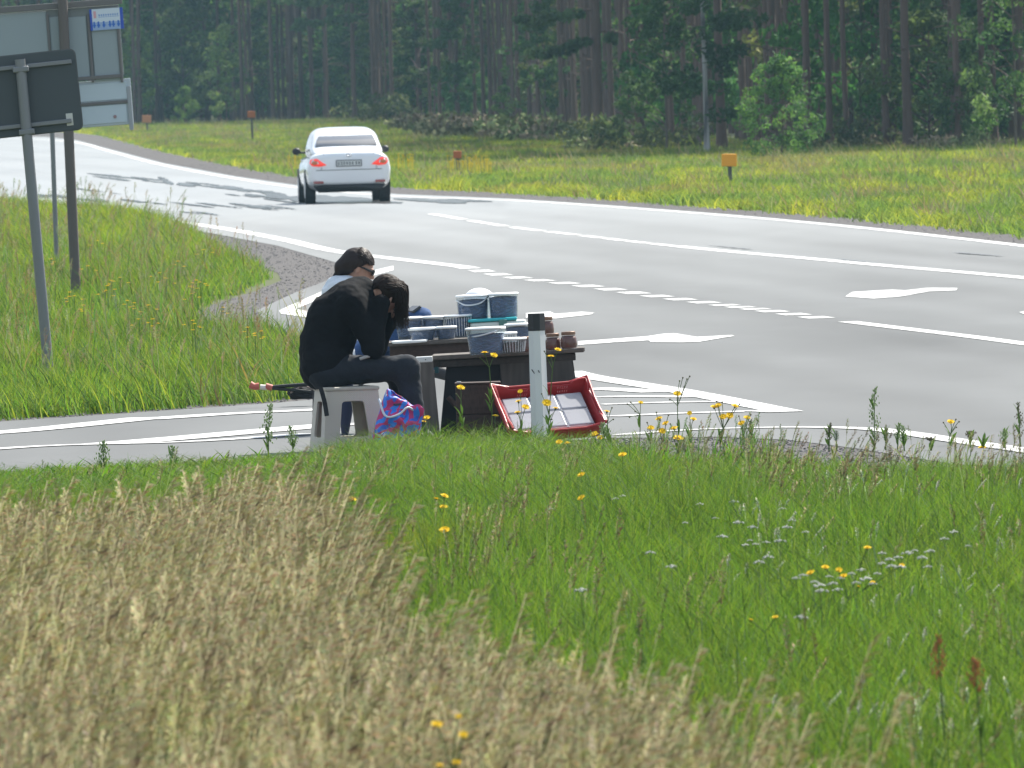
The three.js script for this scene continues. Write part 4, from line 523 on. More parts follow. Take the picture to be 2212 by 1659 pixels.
{ // the person behind, upright, dark glasses, hair tied back
  const d0 = 103.6, base = at(742, 930, d0).setY(0), J = (x, y, z = 0) => at(x, y, d0 - z).sub(base);
  const torso = [[J(732, 775), J(734, 715), .14, .13], [J(734, 715), J(742, 640), .13, .135], [J(742, 632, .12), J(742, 632, -.12), .07, .07], [J(732, 778, .08), J(732, 778, -.08), .13, .13], [J(750, 622), J(766, 600), .056, .05]];
  const sh = J(744, 640, .17), el = J(790, 700, .2), wr = J(868, 690, .1), sh2 = J(744, 640, -.17), el2 = J(800, 700, -.19), wr2 = J(878, 686, -.05);
  const arms = [[sh, el, .052, .04], [el, wr, .04, .028], [sh2, el2, .052, .04], [el2, wr2, .04, .028]];
  const hip = J(733, 785, .09), kn = J(908, 690, .02), an = J(935, 800, .0), toe = J(975, 812, .0), hip2 = J(733, 785, -.09), kn2 = J(880, 760, -.1), an2 = J(872, 900, -.1), toe2 = J(915, 915, -.1);
  const legs = [[hip, kn, .08, .062], [kn, an, .06, .038], [an, toe, .034, .028], [hip2, kn2, .08, .062], [kn2, an2, .06, .038], [an2, toe2, .034, .028]];
  const head = J(776, 578), turn = new THREE.Quaternion().setFromEuler(new THREE.Euler(0, 0, -.42)), r = RNG(19);
  const hang = []; for (let i = 0; i < 150; i++) { const z = r.sym(.092), u = r(), cz = Math.sqrt(Math.max(.04, 1 - (z / .1) ** 2)), R = .114, a0 = lerp(.25, 1.1, u), q = (a, k = 1) => V(Math.cos(a) * R * cz * k - .018, Math.sin(a) * R * cz * k + .022, z), e = V(-.118 + r.sym(.02), -.02 + r.sym(.03), z * .25), tip = V(-.125 + r.sym(.025), -.13 + r.sym(.03), z * .2 + r.sym(.015)); hang.push(tube([q(a0), q(lerp(a0, 2.6, .45), 1.02), q(lerp(a0, 2.75, .8), 1.0).lerp(e, .35), e, tip].map((v) => v.applyQuaternion(turn).add(head)), (t) => .0045 * (1 - t * .6), 4, 10)); }
  const g = figure('person', 'person in a white shirt and sunglasses sitting behind the black jacket', base, {
    torso, arms, legs, head, turn, skin: skinDark, hairM: hairMat, hands: [handBones(wr, V(.95, -.2, 0).normalize(), V(0, -1, 0), .7), handBones(wr2, V(.95, -.2, 0).normalize(), V(0, -1, 0), .7)],
    hair: hairGeo(turn, head, [[-.07, .04, 0, -.115, -.04, 0, .062, .05], [-.115, -.04, 0, -.12, -.12, 0, .04, .02]], hang, .002, [.03, -.04, .06, .05]),
    wear: [['shirt', [...torso.slice(0, 4), ...arms.filter((_, i) => i % 2 === 0).map(([p, q, a, c]) => [p, p.clone().lerp(q, .75), a, c])], .022, .06, shirtW, .0105, .012], ['trousers', [[J(733, 785, .08), J(733, 785, -.08), .125, .125], ...[0, 1, 3, 4].map((i) => legs[i])], .016, .05, denimBlue, .0105], ['shoe', [[an, toe, .034, .028]], .014, .03, std(.05, .05, .055, .7), .01, .001], ['shoe', [[an2, toe2, .034, .028]], .014, .03, std(.05, .05, .055, .7), .01, .001]],
  });
  const L = (x, y, z) => V(x, y, z).applyQuaternion(turn).add(head), gl = part('sunglasses', merge([tube([L(-.01, .008, .083), L(.05, .01, .086), L(.095, .006, .07)], (t) => lerp(.004, .012, t), 6, 8), move(new THREE.SphereGeometry(1, 14, 10).scale(.012, .026, .034), 0, 0, 0).applyQuaternion(turn).translate(...L(.104, .004, .035)), move(new THREE.SphereGeometry(1, 14, 10).scale(.012, .026, .034), 0, 0, 0).applyQuaternion(turn).translate(...L(.104, .004, -.035)), tube([L(-.01, .008, -.083), L(.05, .01, -.086), L(.095, .006, -.07)], (t) => lerp(.004, .012, t), 6, 8)]), phys(.01, .01, .01, .15), g); void gl;
  const hold = J(893, 670, .02); const ph = thing('phone', 'small dark phone resting on the raised blue knee', 'phone', base.clone().add(hold)); part('case', move(new RoundedBoxGeometry(.075, .012, .15, 2, .005), 0, .004, 0, 0, .4, .55), std(.04, .042, .045, .4), ph); part('screen', move(new RoundedBoxGeometry(.066, .004, .136, 1, .001), -.004, .0125, 0, 0, .4, .55), phys(.02, .02, .025, .1), ph);
  // what this person sits on
  const s = thing('camp_stool', 'dark camp stool almost hidden behind the person in black', 'stool', at(733, 930, d0).setY(0)); const m = std(.03, .03, .032, .8), yS = J(733, 785).y - .12;
  part('seat', move(new RoundedBoxGeometry(.38, .03, .36, 1, .01), 0, yS - .015, 0), m, s); for (const [x, z] of [[-.16, -.15], [.16, -.15], [-.16, .15], [.16, .15]]) part('leg', bar(V(x * 1.1, 0, z * 1.1), V(x, yS - .03, z), .014), m, s);
}

// ---------------------------------------------------------------- the plastic stool and the things round it
const plastic = phys(0.43, 0.39, 0.32, 0.45, { bumpMap: noiseMap(64, (u, v) => { const k = Math.sin(u * 6.283 * 12) * Math.sin(v * 6.283 * 12) > .2 ? 1 : .3; return [k, k, k]; }, false, 6), bumpScale: 0.001 });
{
  const b = at(752, 972, 98.9).setY(0), g = thing('plastic_stool', 'beige plastic stool under the person in the black jacket', 'stool', b, 0.24), H = .435, wb = .215, wt = .172;
  const wall = () => { const s = new THREE.Shape(), hgt = Math.hypot(H, wb - wt); s.moveTo(-wb, 0); s.lineTo(wb, 0); s.lineTo(wt, hgt - .01); s.lineTo(-wt, hgt - .01); s.closePath(); const h = new THREE.Path(), a = .105, c = .078, y0 = .1, y1 = .345, q = .03; h.moveTo(-a + q, y0); h.lineTo(a - q, y0); h.quadraticCurveTo(a, y0, a - .003, y0 + q); h.lineTo(c + .002, y1 - q); h.quadraticCurveTo(c, y1, c - q, y1); h.lineTo(-c + q, y1); h.quadraticCurveTo(-c, y1, -c - .002, y1 - q); h.lineTo(-a + .003, y0 + q); h.quadraticCurveTo(-a, y0, -a + q, y0); s.holes.push(h); const e = new THREE.ExtrudeGeometry(s, { depth: .012, bevelEnabled: true, bevelSize: .003, bevelThickness: .003, bevelSegments: 2, curveSegments: 6 }); e.translate(0, 0, -.012); e.rotateX(-Math.atan2(wb - wt, H)); e.translate(0, 0, wb); return e; };
  for (let i = 0; i < 4; i++) part('side_panel', wall().rotateY(i * Math.PI / 2), plastic, g);
  part('seat', box(wt * 2 + .03, .028, wt * 2 + .03, 0, H - .012, 0, .013), plastic, g);
  const st = thing('strap', 'black strap hanging over the corner of the beige stool', 'strap', at(692, 838, 98.6)); part('band', (() => { const q = (x, y, z = 0) => at(x, y, 98.6 - z).sub(st.position); const pts = [q(692, 836), q(697, 852), q(702, 872), q(706, 898)], gs = []; for (let i = 0; i < 3; i++) { const a = pts[i], c = pts[i + 1]; gs.push(new THREE.BoxGeometry(.03, a.distanceTo(c) + .004, .004).applyQuaternion(new THREE.Quaternion().setFromUnitVectors(V(0, 1, 0), a.clone().sub(c).normalize())).translate((a.x + c.x) / 2, (a.y + c.y) / 2, (a.z + c.z) / 2)); } return merge(gs); })(), std(.015, .015, .017, .85), st);
  const um = thing('umbrella', 'folded dark blue umbrella standing behind the beige stool', 'umbrella', at(748, 948, 101).setY(0)); part('canopy', tube([V(-.01, .04, 0), V(.0, .16, 0), V(.02, .34, 0), V(.025, .5, 0)], (t) => .012 + .032 * Math.sin(Math.PI * Math.min(.98, .08 + t * .85)), 9, 14), std(.012, .016, .045, .8), um); part('shaft', bar(V(-.012, 0, 0), V(.035, .62, 0), .006), std(.1, .1, .1, .4), um); part('grip', tube([V(.035, .6, 0), V(.04, .68, 0)], .014, 8, 4), std(.03, .02, .02, .6), um);
}
{ // rods lying in the grass to the left of the stool
  const dg = 112.3, b = at(606, 846, dg).setY(0), q = (x, y) => { return at(x, y, dg).sub(b); }, g = thing('rod', 'thin black rod with red and white ends lying behind the stool', 'rod', b), dk = std(.012, .014, .013, .7), red = std(.42, .1, .07, .6);
  part('shaft', bar(q(586, 836), q(690, 828), .014), dk, g); part('shaft', bar(q(588, 839), q(672, 846), .012), dk, g); part('tip', tube([q(540, 830), q(549, 835), q(560, 834)], .026, 8, 6), red, g); part('band', tube([q(562, 836), q(576, 837)], .02, 8, 4), std(.6, .55, .5, .6), g); part('tip', tube([q(574, 834), q(588, 838)], .024, 8, 4), red, g);
  const sp = at(656, 848, 112.4), s = thing('bundle', 'small dark bundle lying at the grass edge behind the stool', 'bundle', sp.clone().setY(Math.max(0, sp.y - .05))); part('cloth', (() => { const g0 = new THREE.IcosahedronGeometry(.075, 3), a = g0.attributes.position; for (let i = 0; i < a.count; i++) { const k = 1 + .3 * noise.noise(a.getX(i) * 24, a.getY(i) * 24, a.getZ(i) * 24); a.setXYZ(i, a.getX(i) * k * 1.7, Math.max(-.05, a.getY(i) * k * .75), a.getZ(i) * k); } g0.computeVertexNormals(); return g0.translate(0, .05, 0); })(), std(.02, .02, .022, .9), s); part('cord', tube([V(-.1, .05, .06), V(0, .1, .07), V(.1, .06, .06)], .006, 5, 8), std(.25, .2, .18, .8), s);
}
{ // the patterned bag
  const cv = document.createElement('canvas'); cv.width = cv.height = 512; const c = cv.getContext('2d'), r = RNG(14); c.fillStyle = '#b52f6d'; c.fillRect(0, 0, 512, 512);
  for (let i = 0; i < 62; i++) { c.save(); c.translate((i % 8) * 64 + r.range(10, 54), Math.floor(i / 8) * 64 + r.range(10, 54)); c.rotate(-.9 + r.sym(.7)); c.fillStyle = r() < .75 ? '#2a76d2' : '#2f5fc4'; c.beginPath(); c.moveTo(-46, 0); c.quadraticCurveTo(0, -38, 46, 0); c.quadraticCurveTo(0, 38, -46, 0); c.fill(); c.restore(); }
  c.strokeStyle = '#d9d3e2'; c.lineCap = 'round'; for (let i = 0; i < 7; i++) { c.lineWidth = r.range(8, 16); const x = r.range(20, 480), y = r.range(40, 460); c.beginPath(); c.moveTo(x, y); c.quadraticCurveTo(x + 30, y + 26, x + r.range(50, 90), y - 6); c.stroke(); }
  const t = new THREE.CanvasTexture(cv); t.colorSpace = THREE.SRGBColorSpace; t.wrapS = t.wrapT = THREE.RepeatWrapping;
  const d = 98.4, b = at(858, 968, d).setY(0), g = thing('shopping_bag', 'crumpled shopping bag with blue leaves on pink beside the stool', 'bag', b), k = d / PX;
  const geo = new THREE.BoxGeometry(1, 1, 1, 26, 26, 12), a = geo.attributes.position, uv = geo.attributes.uv;
  for (let i = 0; i < a.count; i++) {
    const u = a.getX(i), v = a.getY(i) + .5, w = a.getZ(i), px = lerp(lerp(801, 905, u + .5), lerp(836, 914, u + .5), Math.pow(v, 1.2)), bot = 962, top = lerp(844, 882, smooth(-.5, .35, u)) + 3 * Math.sin(u * 16), py = lerp(bot, top, v), q = at(px, py, d).sub(b);
    const fat = .12 * (1 - .75 * v * v) * (1 - .3 * Math.pow(Math.abs(u * 2), 4)), cr = .035 * noise.noise(q.x * 11, q.y * 11 + 3, w * 2) + .018 * noise.noise(q.x * 26 + q.y * 8, q.y * 22, w * 3 + 7) + .012 * Math.sin(q.y * 40 + q.x * 22) * smooth(.35, .75, v);
    a.setXYZ(i, q.x + cr * .5, Math.max(.004, q.y + cr * .4), w * 2 * fat + Math.sign(w) * cr); uv.setXY(i, q.x * 2.6 + .5 + cr * 3, q.y * 2.6 + w * .5);
  }
  geo.computeVertexNormals(); part('cloth', geo, new THREE.MeshStandardMaterial({ map: t, roughness: .55, side: THREE.DoubleSide }), g);
  const h = (x, y, z) => at(x, y, d - z).sub(b); part('handle', tube([h(818, 862, .06), h(835, 900, .11), h(862, 895, .12), h(880, 880, .1), h(893, 886, .05)], .008, 6, 18), std(.6, .62, .7, .6), g); part('handle', tube([h(838, 862, -.02), h(852, 874, .05), h(868, 872, .05), h(880, 868, 0)], .007, 6, 14), std(.05, .05, .09, .7), g);
}

// ---------------------------------------------------------------- the stall: two tables and what is for sale
const woodTex = noiseMap(256, (u, v) => { const k = .62 + .25 * tile(u, v * .12, 26, 1) + .2 * tile(u * .3, v, 5, 3); return [k, k * .97, k * .94]; }, false, 1.5);
const darkWood = std(0.06, 0.05, 0.046, 0.75, { map: woodTex }), greyWood = std(0.17, 0.15, 0.135, 0.8, { map: woodTex }), brownWood = std(0.075, 0.045, 0.036, 0.75, { map: woodTex }), shadeBlack = std(0.012, 0.013, 0.016, 0.9), greyBoard = std(0.085, 0.078, 0.074, 0.8, { map: woodTex });
const zoff = (b, d) => b.z + d;
{
  const d = 100.6, b = at(1100, 940, d).setY(0), L = (x, y, z = 0) => at(x, y, d - z).sub(b), g = thing('front_table', 'low dark wooden table holding a tub of berries and jars', 'table', b), k = d / PX, R = .024;
  const c = L(1098, 763), tb = (x0, x1, y, th, z, dz, m, name = 'plank') => { const q = L((x0 + x1) / 2, y); return part(name, move(new RoundedBoxGeometry((x1 - x0) * k, th, dz, 1, .006), q.x, q.y, z, 0, 0, R), m, g); };
  tb(932, 1262, 765, .032, -.16, .2, greyWood); tb(936, 1264, 765, .03, -.365, .2, greyWood); tb(934, 1260, 765, .031, -.57, .2, greyWood); void c;
  tb(950, 1244, 779, .05, -.1, .03, darkWood, 'apron'); tb(950, 1244, 779, .05, -.64, .03, darkWood, 'apron');
  const sheetOf = (pts, th, m, name, z) => { const s = new THREE.Shape(pts.map(([x, y]) => { const q = L(x, y); return new THREE.Vector2(q.x, q.y); })); return part(name, new THREE.ExtrudeGeometry(s, { depth: th, bevelEnabled: true, bevelSize: .004, bevelThickness: .004, bevelSegments: 1 }).translate(0, 0, z), m, g); };
  sheetOf([[966, 784], [1085, 780], [1098, 950], [950, 955]], .012, shadeBlack, 'shade_panel', -.13);  // black sheet painted in for the shade of the hollow under the table
  sheetOf([[1080, 780], [1232, 770], [1262, 945], [1095, 950]], .014, greyBoard, 'front_panel', -.105);
  sheetOf([[966, 784], [1236, 772], [1262, 950], [950, 955]], .014, darkWood, 'back_panel', -.66);
  // the thick grey leg with a white cap, and its crossbar
  const lg = part('leg', (() => { const s = new THREE.Shape([[897, 783], [934, 781], [951, 962], [915, 964]].map(([x, y]) => { const q = L(x, y, .1); return new THREE.Vector2(q.x, Math.max(.0, q.y)); })); return new THREE.ExtrudeGeometry(s, { depth: .045, bevelEnabled: true, bevelSize: .004, bevelThickness: .004, bevelSegments: 1 }).translate(0, 0, -.05); })(), greyWood, g);
  { const q = L(916, 777, .03); part('cap', move(new RoundedBoxGeometry(.118, .042, .06, 2, .01), q.x, q.y, -.027, 0, 0, R), std(.62, .62, .6, .5), lg); part('nail', move(new THREE.CylinderGeometry(.004, .004, .004, 8), q.x + .01, q.y, .005, Math.PI / 2), M.black, lg); }
  { const q = L(950, 785); part('crossbar', move(new RoundedBoxGeometry(.12, .06, .04, 1, .006), q.x, q.y, -.12, 0, 0, R), greyBoard, g); const h = L(943, 800); part('hook', move(new RoundedBoxGeometry(.03, .045, .03, 1, .008), h.x, h.y, -.1), std(.02, .09, .1, .6), g); }
  part('brace', bar(L(968, 858, 0).setZ(-.06), L(1010, 905, 0).setZ(-.06), .018), brownWood, g);
  // brown box in front of it
  const bx = at(1035, 940, 99.9).setY(0), q = (x, y) => at(x, y, 99.9).sub(bx), bo = thing('wooden_box', 'dark brown wooden box standing between table leg and red crate', 'box', bx), w = 96 * 99.9 / PX, h = q(1035, 829).y;
  part('front_board', box(w, h * .5 - .002, .018, .0, h * .75, .1), brownWood, bo); part('front_board', box(w, h * .5 - .002, .018, .0, h * .25, .1), brownWood, bo); part('side_board', box(.018, h - .01, .2, -w / 2 + .01, h / 2, -.01), brownWood, bo); part('side_board', box(.018, h - .01, .2, w / 2 - .01, h / 2, -.01), brownWood, bo); part('back_board', box(w - .04, h - .01, .018, 0, h / 2, -.11), brownWood, bo); part('lid', box(w + .01, .014, .24, 0, h + .006, 0), brownWood, bo); part('hinge', box(.03, .014, .02, -w * .42, h + .016, .1, .004), std(.4, .4, .4, .4), bo);
}
{
  const d = 102.4, b = at(930, 915, d).setY(0), L = (x, y) => at(x, y, d).sub(b), k = d / PX, g = thing('back_table', 'dark table behind with a row of berry tubs', 'table', b), R = .026, tb = (x0, x1, y, th, z, dz, m, name) => { const q = L((x0 + x1) / 2, y); return part(name, move(new RoundedBoxGeometry((x1 - x0) * k, th, dz, 1, .006), q.x, q.y, z, 0, 0, R), m, g); };
  tb(838, 1150, 736, .03, -.1, .22, greyWood, 'plank'); tb(836, 1150, 736, .029, -.325, .22, greyWood, 'plank'); tb(838, 1150, 736, .03, -.55, .22, greyWood, 'plank');
  tb(842, 1140, 756, .1, -.03, .03, brownWood, 'apron'); tb(842, 1140, 756, .1, -.64, .03, brownWood, 'apron');
  for (const [x, z] of [[860, -.06], [1125, -.06], [860, -.6], [1125, -.6]]) { const q = L(x, 752); part('leg', box(.05, q.y, .05, q.x, q.y / 2, z), brownWood, g); }
}
const clear = phys(0.8, 0.84, 0.86, 0.2, { transmission: 0.93, specularIntensity: 0.6, thickness: 0 }), milky = phys(0.82, 0.84, 0.86, 0.4, { transmission: 0.25, thickness: 0 }), lidW = phys(0.84, 0.85, 0.84, 0.4), berryTex = noiseMap(128, (u, v) => { const k = .5 + .5 * tile(u, v, 26) + .3 * tile(u, v, 60, 2); return [k, k, k]; }, false, 1);
const berries = std(0.08, 0.15, 0.29, 0.7, { bumpMap: berryTex, bumpScale: 0.012, map: noiseMap(128, (u, v) => { const k = .7 + .5 * tile(u, v, 22) + .4 * tile(u, v, 50, 2); return [k, k, k * 1.05]; }, false, 1) }), mushrooms = std(0.2, 0.17, 0.14, 0.8, { bumpMap: berryTex, bumpScale: 0.01, map: berryTex });
// a round tub with a lid: x0, x1, top and bottom are measured on the photograph, d metres ahead
function tub(name, label, cat, x0, x1, y0, y1, d, o = {}) {
  const b = at((x0 + x1) / 2, y1, d), k = d / PX, R = (x1 - x0) / 2 * k, H = (y1 - y0) * k, rb = R * (o.taper ?? .86), g = thing(name, label, cat, b, 0, o.group);
  g.rotation.z = .024;
  part('tub', lathe([[0, .001], [rb - .006, .001], [rb, .006], [lerp(rb, R, .93), H - .012], [R - .001, H - .01], [R, H - .002]], 28), o.shell ?? clear, g);
  const f = o.fill ?? .9, n = 14, prof = [[0, .004]]; for (let i = 0; i <= 6; i++) prof.push([lerp(rb, R, i / 6 * f) - .006, .005 + (H - .016) * f * i / 6]); prof.push([R * .4, .005 + (H - .016) * f + .006], [0, .005 + (H - .016) * f + .008]); void n;
  part('contents', lathe(prof, 28), o.inside ?? berries, g);
  const l = part('lid', lathe([[0, H - .004], [R - .006, H - .004], [R + .004, H - .012], [R + .006, H - .004], [R + .004, H + .004], [R - .01, H + .006], [R - .014, H + .002], [0, H + .002]], 28), o.lid ?? lidW, g); void l;
  if (o.ribs) for (let i = 0; i < 30; i++) { const a = i / 30 * 6.283; part('rib', bar(V(Math.cos(a) * (rb + .002), .01, Math.sin(a) * (rb + .002)), V(Math.cos(a) * (R - .001), H - .014, Math.sin(a) * (R - .001)), .0022, 5), milky, g); }
  if (o.handle) { const [hx0, hy0, hx1, hy1, sag] = o.handle, q = (x, y, z) => at(x, y, d - z).sub(b); part('handle', tube([q(hx0, hy0, R * .2), q(lerp(hx0, hx1, .3), lerp(hy0, hy1, .3) + sag, R * .95), q(lerp(hx0, hx1, .7), lerp(hy0, hy1, .7) + sag, R * 1.0), q(hx1, hy1, R * .2)], .0055, 6, 18), milky, g); }
  return g;
}
const TB = 'tubs of berries on the back table';
tub('berry_tub', 'berry tub nearest the bent head on the back table', 'tub', 856, 915, 686, 733, 102.85, { group: TB });
tub('berry_tub', 'middle berry tub of the rear row on the back table', 'tub', 914, 962, 684, 731, 102.85, { group: TB });
tub('berry_tub', 'berry tub at the inner end of the rear row', 'tub', 960, 1021, 681, 729, 102.85, { group: TB, ribs: true });
tub('low_tub', 'lower clear tub with berries in front of the rear row, nearer the jacket', 'tub', 884, 943, 709, 737, 102.5, { taper: .82, lid: milky });
tub('low_tub', 'lower clear tub with berries in front of the rear row, nearer the bucket', 'tub', 942, 987, 706, 734, 102.5, { taper: .82, lid: milky });
{ const b = at(885, 741, 102.42), g = thing('flat_lid', 'white plastic lid lying on the edge of the back table', 'lid', b); g.rotation.z = .024; part('lid', lathe([[0, .0], [.115, 0], [.125, .004], [.126, .018], [.118, .02], [.114, .012], [0, .012]], 28), lidW, g); }
{ // the pale box with a turquoise lid, carrying two buckets
  const d = 102.9, b = at(1078, 726, d), k = d / PX, g = thing('storage_box', 'pale plastic storage box with a turquoise lid under two buckets', 'box', b), w = 122 * k; g.rotation.z = .03;
  const h = 33 * k; part('base', box(w, h, .3, 0, h / 2, 0, .02), phys(.62, .66, .6, .35), g); const l = part('lid', box(106 * k, .022, .31, -12 * k, h + .012, 0, .008), phys(.03, .42, .46, .35), g); part('latch', box(.055, .05, .016, 10 * k, h - .015, .158, .006), phys(.08, .2, .17, .4), g); void l;
}
tub('bucket', 'clear bucket of berries with its handle down, on the turquoise lid', 'bucket', 988, 1058, 638, 690, 102.95, { taper: .93, fill: .86, handle: [986, 648, 1057, 641, 13] });
tub('bucket', 'plain bucket of berries, outer one on the turquoise lid', 'bucket', 1057, 1121, 634, 688, 102.9, { taper: .94, fill: .92 });
{ const b = at(1035, 648, 103.3), g = thing('white_bowl', 'upturned white bowl behind the two buckets on the turquoise lid', 'bowl', b), k = 103.3 / PX, pts = [[0, 26 * k]]; for (let i = 1; i <= 10; i++) pts.push([34 * k * Math.sin(i / 10 * 1.57), 26 * k * Math.cos(i / 10 * 1.57) * 1.0]); pts.push([36 * k, -.002], [33 * k, -.004]); part('shell', lathe(pts, 28), phys(.8, .8, .82, .4, { side: THREE.DoubleSide }), g); part('stand', move(new THREE.CylinderGeometry(.1, .1, .1, 20), 0, -.056, 0), lidW, g); }
tub('bucket', 'bucket of berries at the front with a white handle slanting across', 'bucket', 1009, 1094, 708, 766, 100.45, { taper: .86, fill: .82, handle: [1012, 727, 1088, 708, 4] });
tub('berry_tub', 'tub of berries behind the front bucket, next to the white post', 'tub', 1092, 1148, 700, 738, 101.3, { taper: .88 });
tub('ribbed_tub', 'empty looking ribbed clear tub behind the mushroom tub', 'tub', 1062, 1118, 719, 763, 100.75, { taper: .88, fill: .4, inside: milky, ribs: true, lid: milky });
tub('ribbed_tub', 'short ribbed tub with brownish contents beside the front bucket', 'tub', 1073, 1138, 731, 763, 100.5, { taper: .84, fill: .75, inside: mushrooms, ribs: true });
const jam = phys(0.085, 0.02, 0.01, 0.3), jarGlass = phys(0.95, 0.93, 0.92, 0.04, { transmission: 0.97, thickness: 0, specularIntensity: 0.5 }), lidM = std(.2, .12, .08, .4, { metalness: .4 });
function jar(label, x0, x1, y0, y1, d, lm = lidM) {
  const b = at((x0 + x1) / 2, y1, d), k = d / PX, R = (x1 - x0) / 2 * k, H = (y1 - y0) * k, g = thing('jam_jar', label, 'jar', b); g.rotation.z = .024;
  part('glass', lathe([[0, .0], [R * .82, 0], [R * .98, .015], [R, H * .35], [R * .97, H * .6], [R * .8, H * .78], [R * .76, H * .86]], 26), jarGlass, g); part('jam', lathe([[0, .003], [R * .8, .003], [R * .95, .017], [R * .965, H * .35], [R * .94, H * .58], [R * .76, H * .76], [0, H * .77]], 26), jam, g); part('lid', lathe([[0, H * .8], [R * .8, H * .8], [R * .84, H * .82], [R * .84, H * .97], [R * .79, H], [0, H]], 26), lm, g);
}
jar('jam jar half hidden by the white post on the side of the tubs', 1122, 1150, 727, 761, 100.55); jar('jam jar just past the white post, inner one of the pair', 1178, 1213, 720, 757, 100.5); jar('jam jar at the outer end of the front table', 1211, 1248, 716, 754, 100.45); jar('jam jar standing higher up behind the white post', 1166, 1198, 684, 724, 101.35);
{ const a = at(1150, 739, 101.3), g = thing('riser_board', 'small board on blocks raising the rear jars of the front table', 'board', a); g.rotation.z = .024; part('board', box(.4, .018, .16, -.02, -.011, 0), greyWood, g); for (const x of [-.17, .13]) part('block', box(.06, .07, .12, x, -.056, 0), greyWood, g); }
{ // the red crate, tipped towards the road side of the meadow, full of clear boxes
  const d = 99.6, b = at(1190, 935, d), k = d / PX, g = thing('red_crate', 'red plastic crate tipped forward with clear boxes inside', 'crate', V(b.x, 0, b.z)), red = phys(.36, .022, .022, .4), W = .68, D = .5, Hh = .17;
  g.rotation.set(0, .27, .03); g.scale.setScalar(.88);
  const inner = g, tilt = .62, T = (geo) => geo.applyMatrix4(new THREE.Matrix4().makeRotationX(tilt)).applyMatrix4(new THREE.Matrix4().makeRotationZ(.02)).translate(.0, .035, .12);
  const wallS = (w, h0, h1, slots) => { const s = new THREE.Shape(); s.moveTo(-w / 2, 0); s.lineTo(w / 2, 0); s.lineTo(w / 2 + .03, h1); s.quadraticCurveTo(w / 2 - .06, h1 + .004, w / 2 - .1, h0); s.lineTo(-w / 2 + .1, h0); s.quadraticCurveTo(-w / 2 + .06, h1 + .004, -w / 2 - .03, h1); s.closePath(); for (const [x, y] of slots) { const p = new THREE.Path(); p.moveTo(x - .006, y); p.lineTo(x + .006, y); p.lineTo(x + .01, y + .022); p.lineTo(x - .002, y + .022); p.closePath(); s.holes.push(p); } return new THREE.ExtrudeGeometry(s, { depth: .012, bevelEnabled: true, bevelSize: .003, bevelThickness: .003, bevelSegments: 1, curveSegments: 6 }); };
  const slots = []; for (const y of [.055, .09]) for (let i = 0; i < 5; i++) for (const s of [-.17, .15]) slots.push([s + i * .018, y]);
  // local: base in the plane y = 0, back edge at z = -D, front at 0
  part('base', T(box(W, .012, D, 0, .006, -D / 2)), red, inner);
  part('back_wall', T(wallS(W, .12, .165, slots).rotateX(-.12).translate(0, 0, -D)), red, inner); part('front_wall', T(wallS(W, .09, .135, []).rotateX(.2).translate(0, 0, 0)), red, inner);
  for (const s of [-1, 1]) { part('side_wall', T(wallS(D, .13, .165, []).rotateY(Math.PI / 2).rotateZ(-s * .16).translate(s * W / 2, 0, -D / 2)), red, inner); }
  const rim = [[-W / 2 - .045, .165, -D - .03], [-W / 2 + .1, .13, -D - .02], [W / 2 - .1, .13, -D - .02], [W / 2 + .045, .165, -D - .03], [W / 2 + .04, .14, -D * .6], [W / 2 + .04, .14, -D * .3], [W / 2 + .05, .145, .03], [W / 2 - .1, .1, .025], [-W / 2 + .1, .1, .025], [-W / 2 - .05, .145, .03], [-W / 2 - .04, .14, -D * .3], [-W / 2 - .04, .14, -D * .6], [-W / 2 - .045, .165, -D - .03]].map((p) => V(...p));
  part('rim', T(merge(rim.slice(1).map((p, i) => bar(rim[i], p, .011, 7)))), red, inner);
  const film = phys(.55, .55, .6, .3, { transmission: .6, thickness: 0 }), inn = std(.3, .29, .3, .8, { map: berryTex });
  const pos = ['upper box at the inner end', 'upper middle box', 'upper box at the outer end', 'lower box at the inner end', 'lower middle box', 'lower box at the outer end'];
  for (let i = 0; i < 6; i++) { const x = (-1 + i % 3) * .215, z = i < 3 ? -.345 : -.135, bxx = thing('clear_box', 'clear plastic food box in the red crate, ' + pos[i], 'box', V(b.x, 0, b.z)); bxx.rotation.set(0, .27, .03); bxx.scale.setScalar(.88); part('tray', T(box(.196, .05, .18, x, .04, z, .016)), inn, bxx); part('lid', T(box(.206, .024, .19, x, .078, z, .011)), film, bxx); part('lid_rim', T(merge([box(.208, .008, .006, x, .07, z + .094, .002), box(.208, .008, .006, x, .07, z - .094, .002), box(.006, .008, .19, x - .103, .07, z, .002), box(.006, .008, .19, x + .103, .07, z, .002)])), lidW, bxx); }
  const st = thing('white_card', 'white card edge sticking up behind the red crate', 'card', at(1205, 870, 100.1)); part('card', move(new RoundedBoxGeometry(.3, .16, .006, 1, .002), 0, .06, 0, -.2, 0, .02), std(.7, .7, .66, .7), st);
}
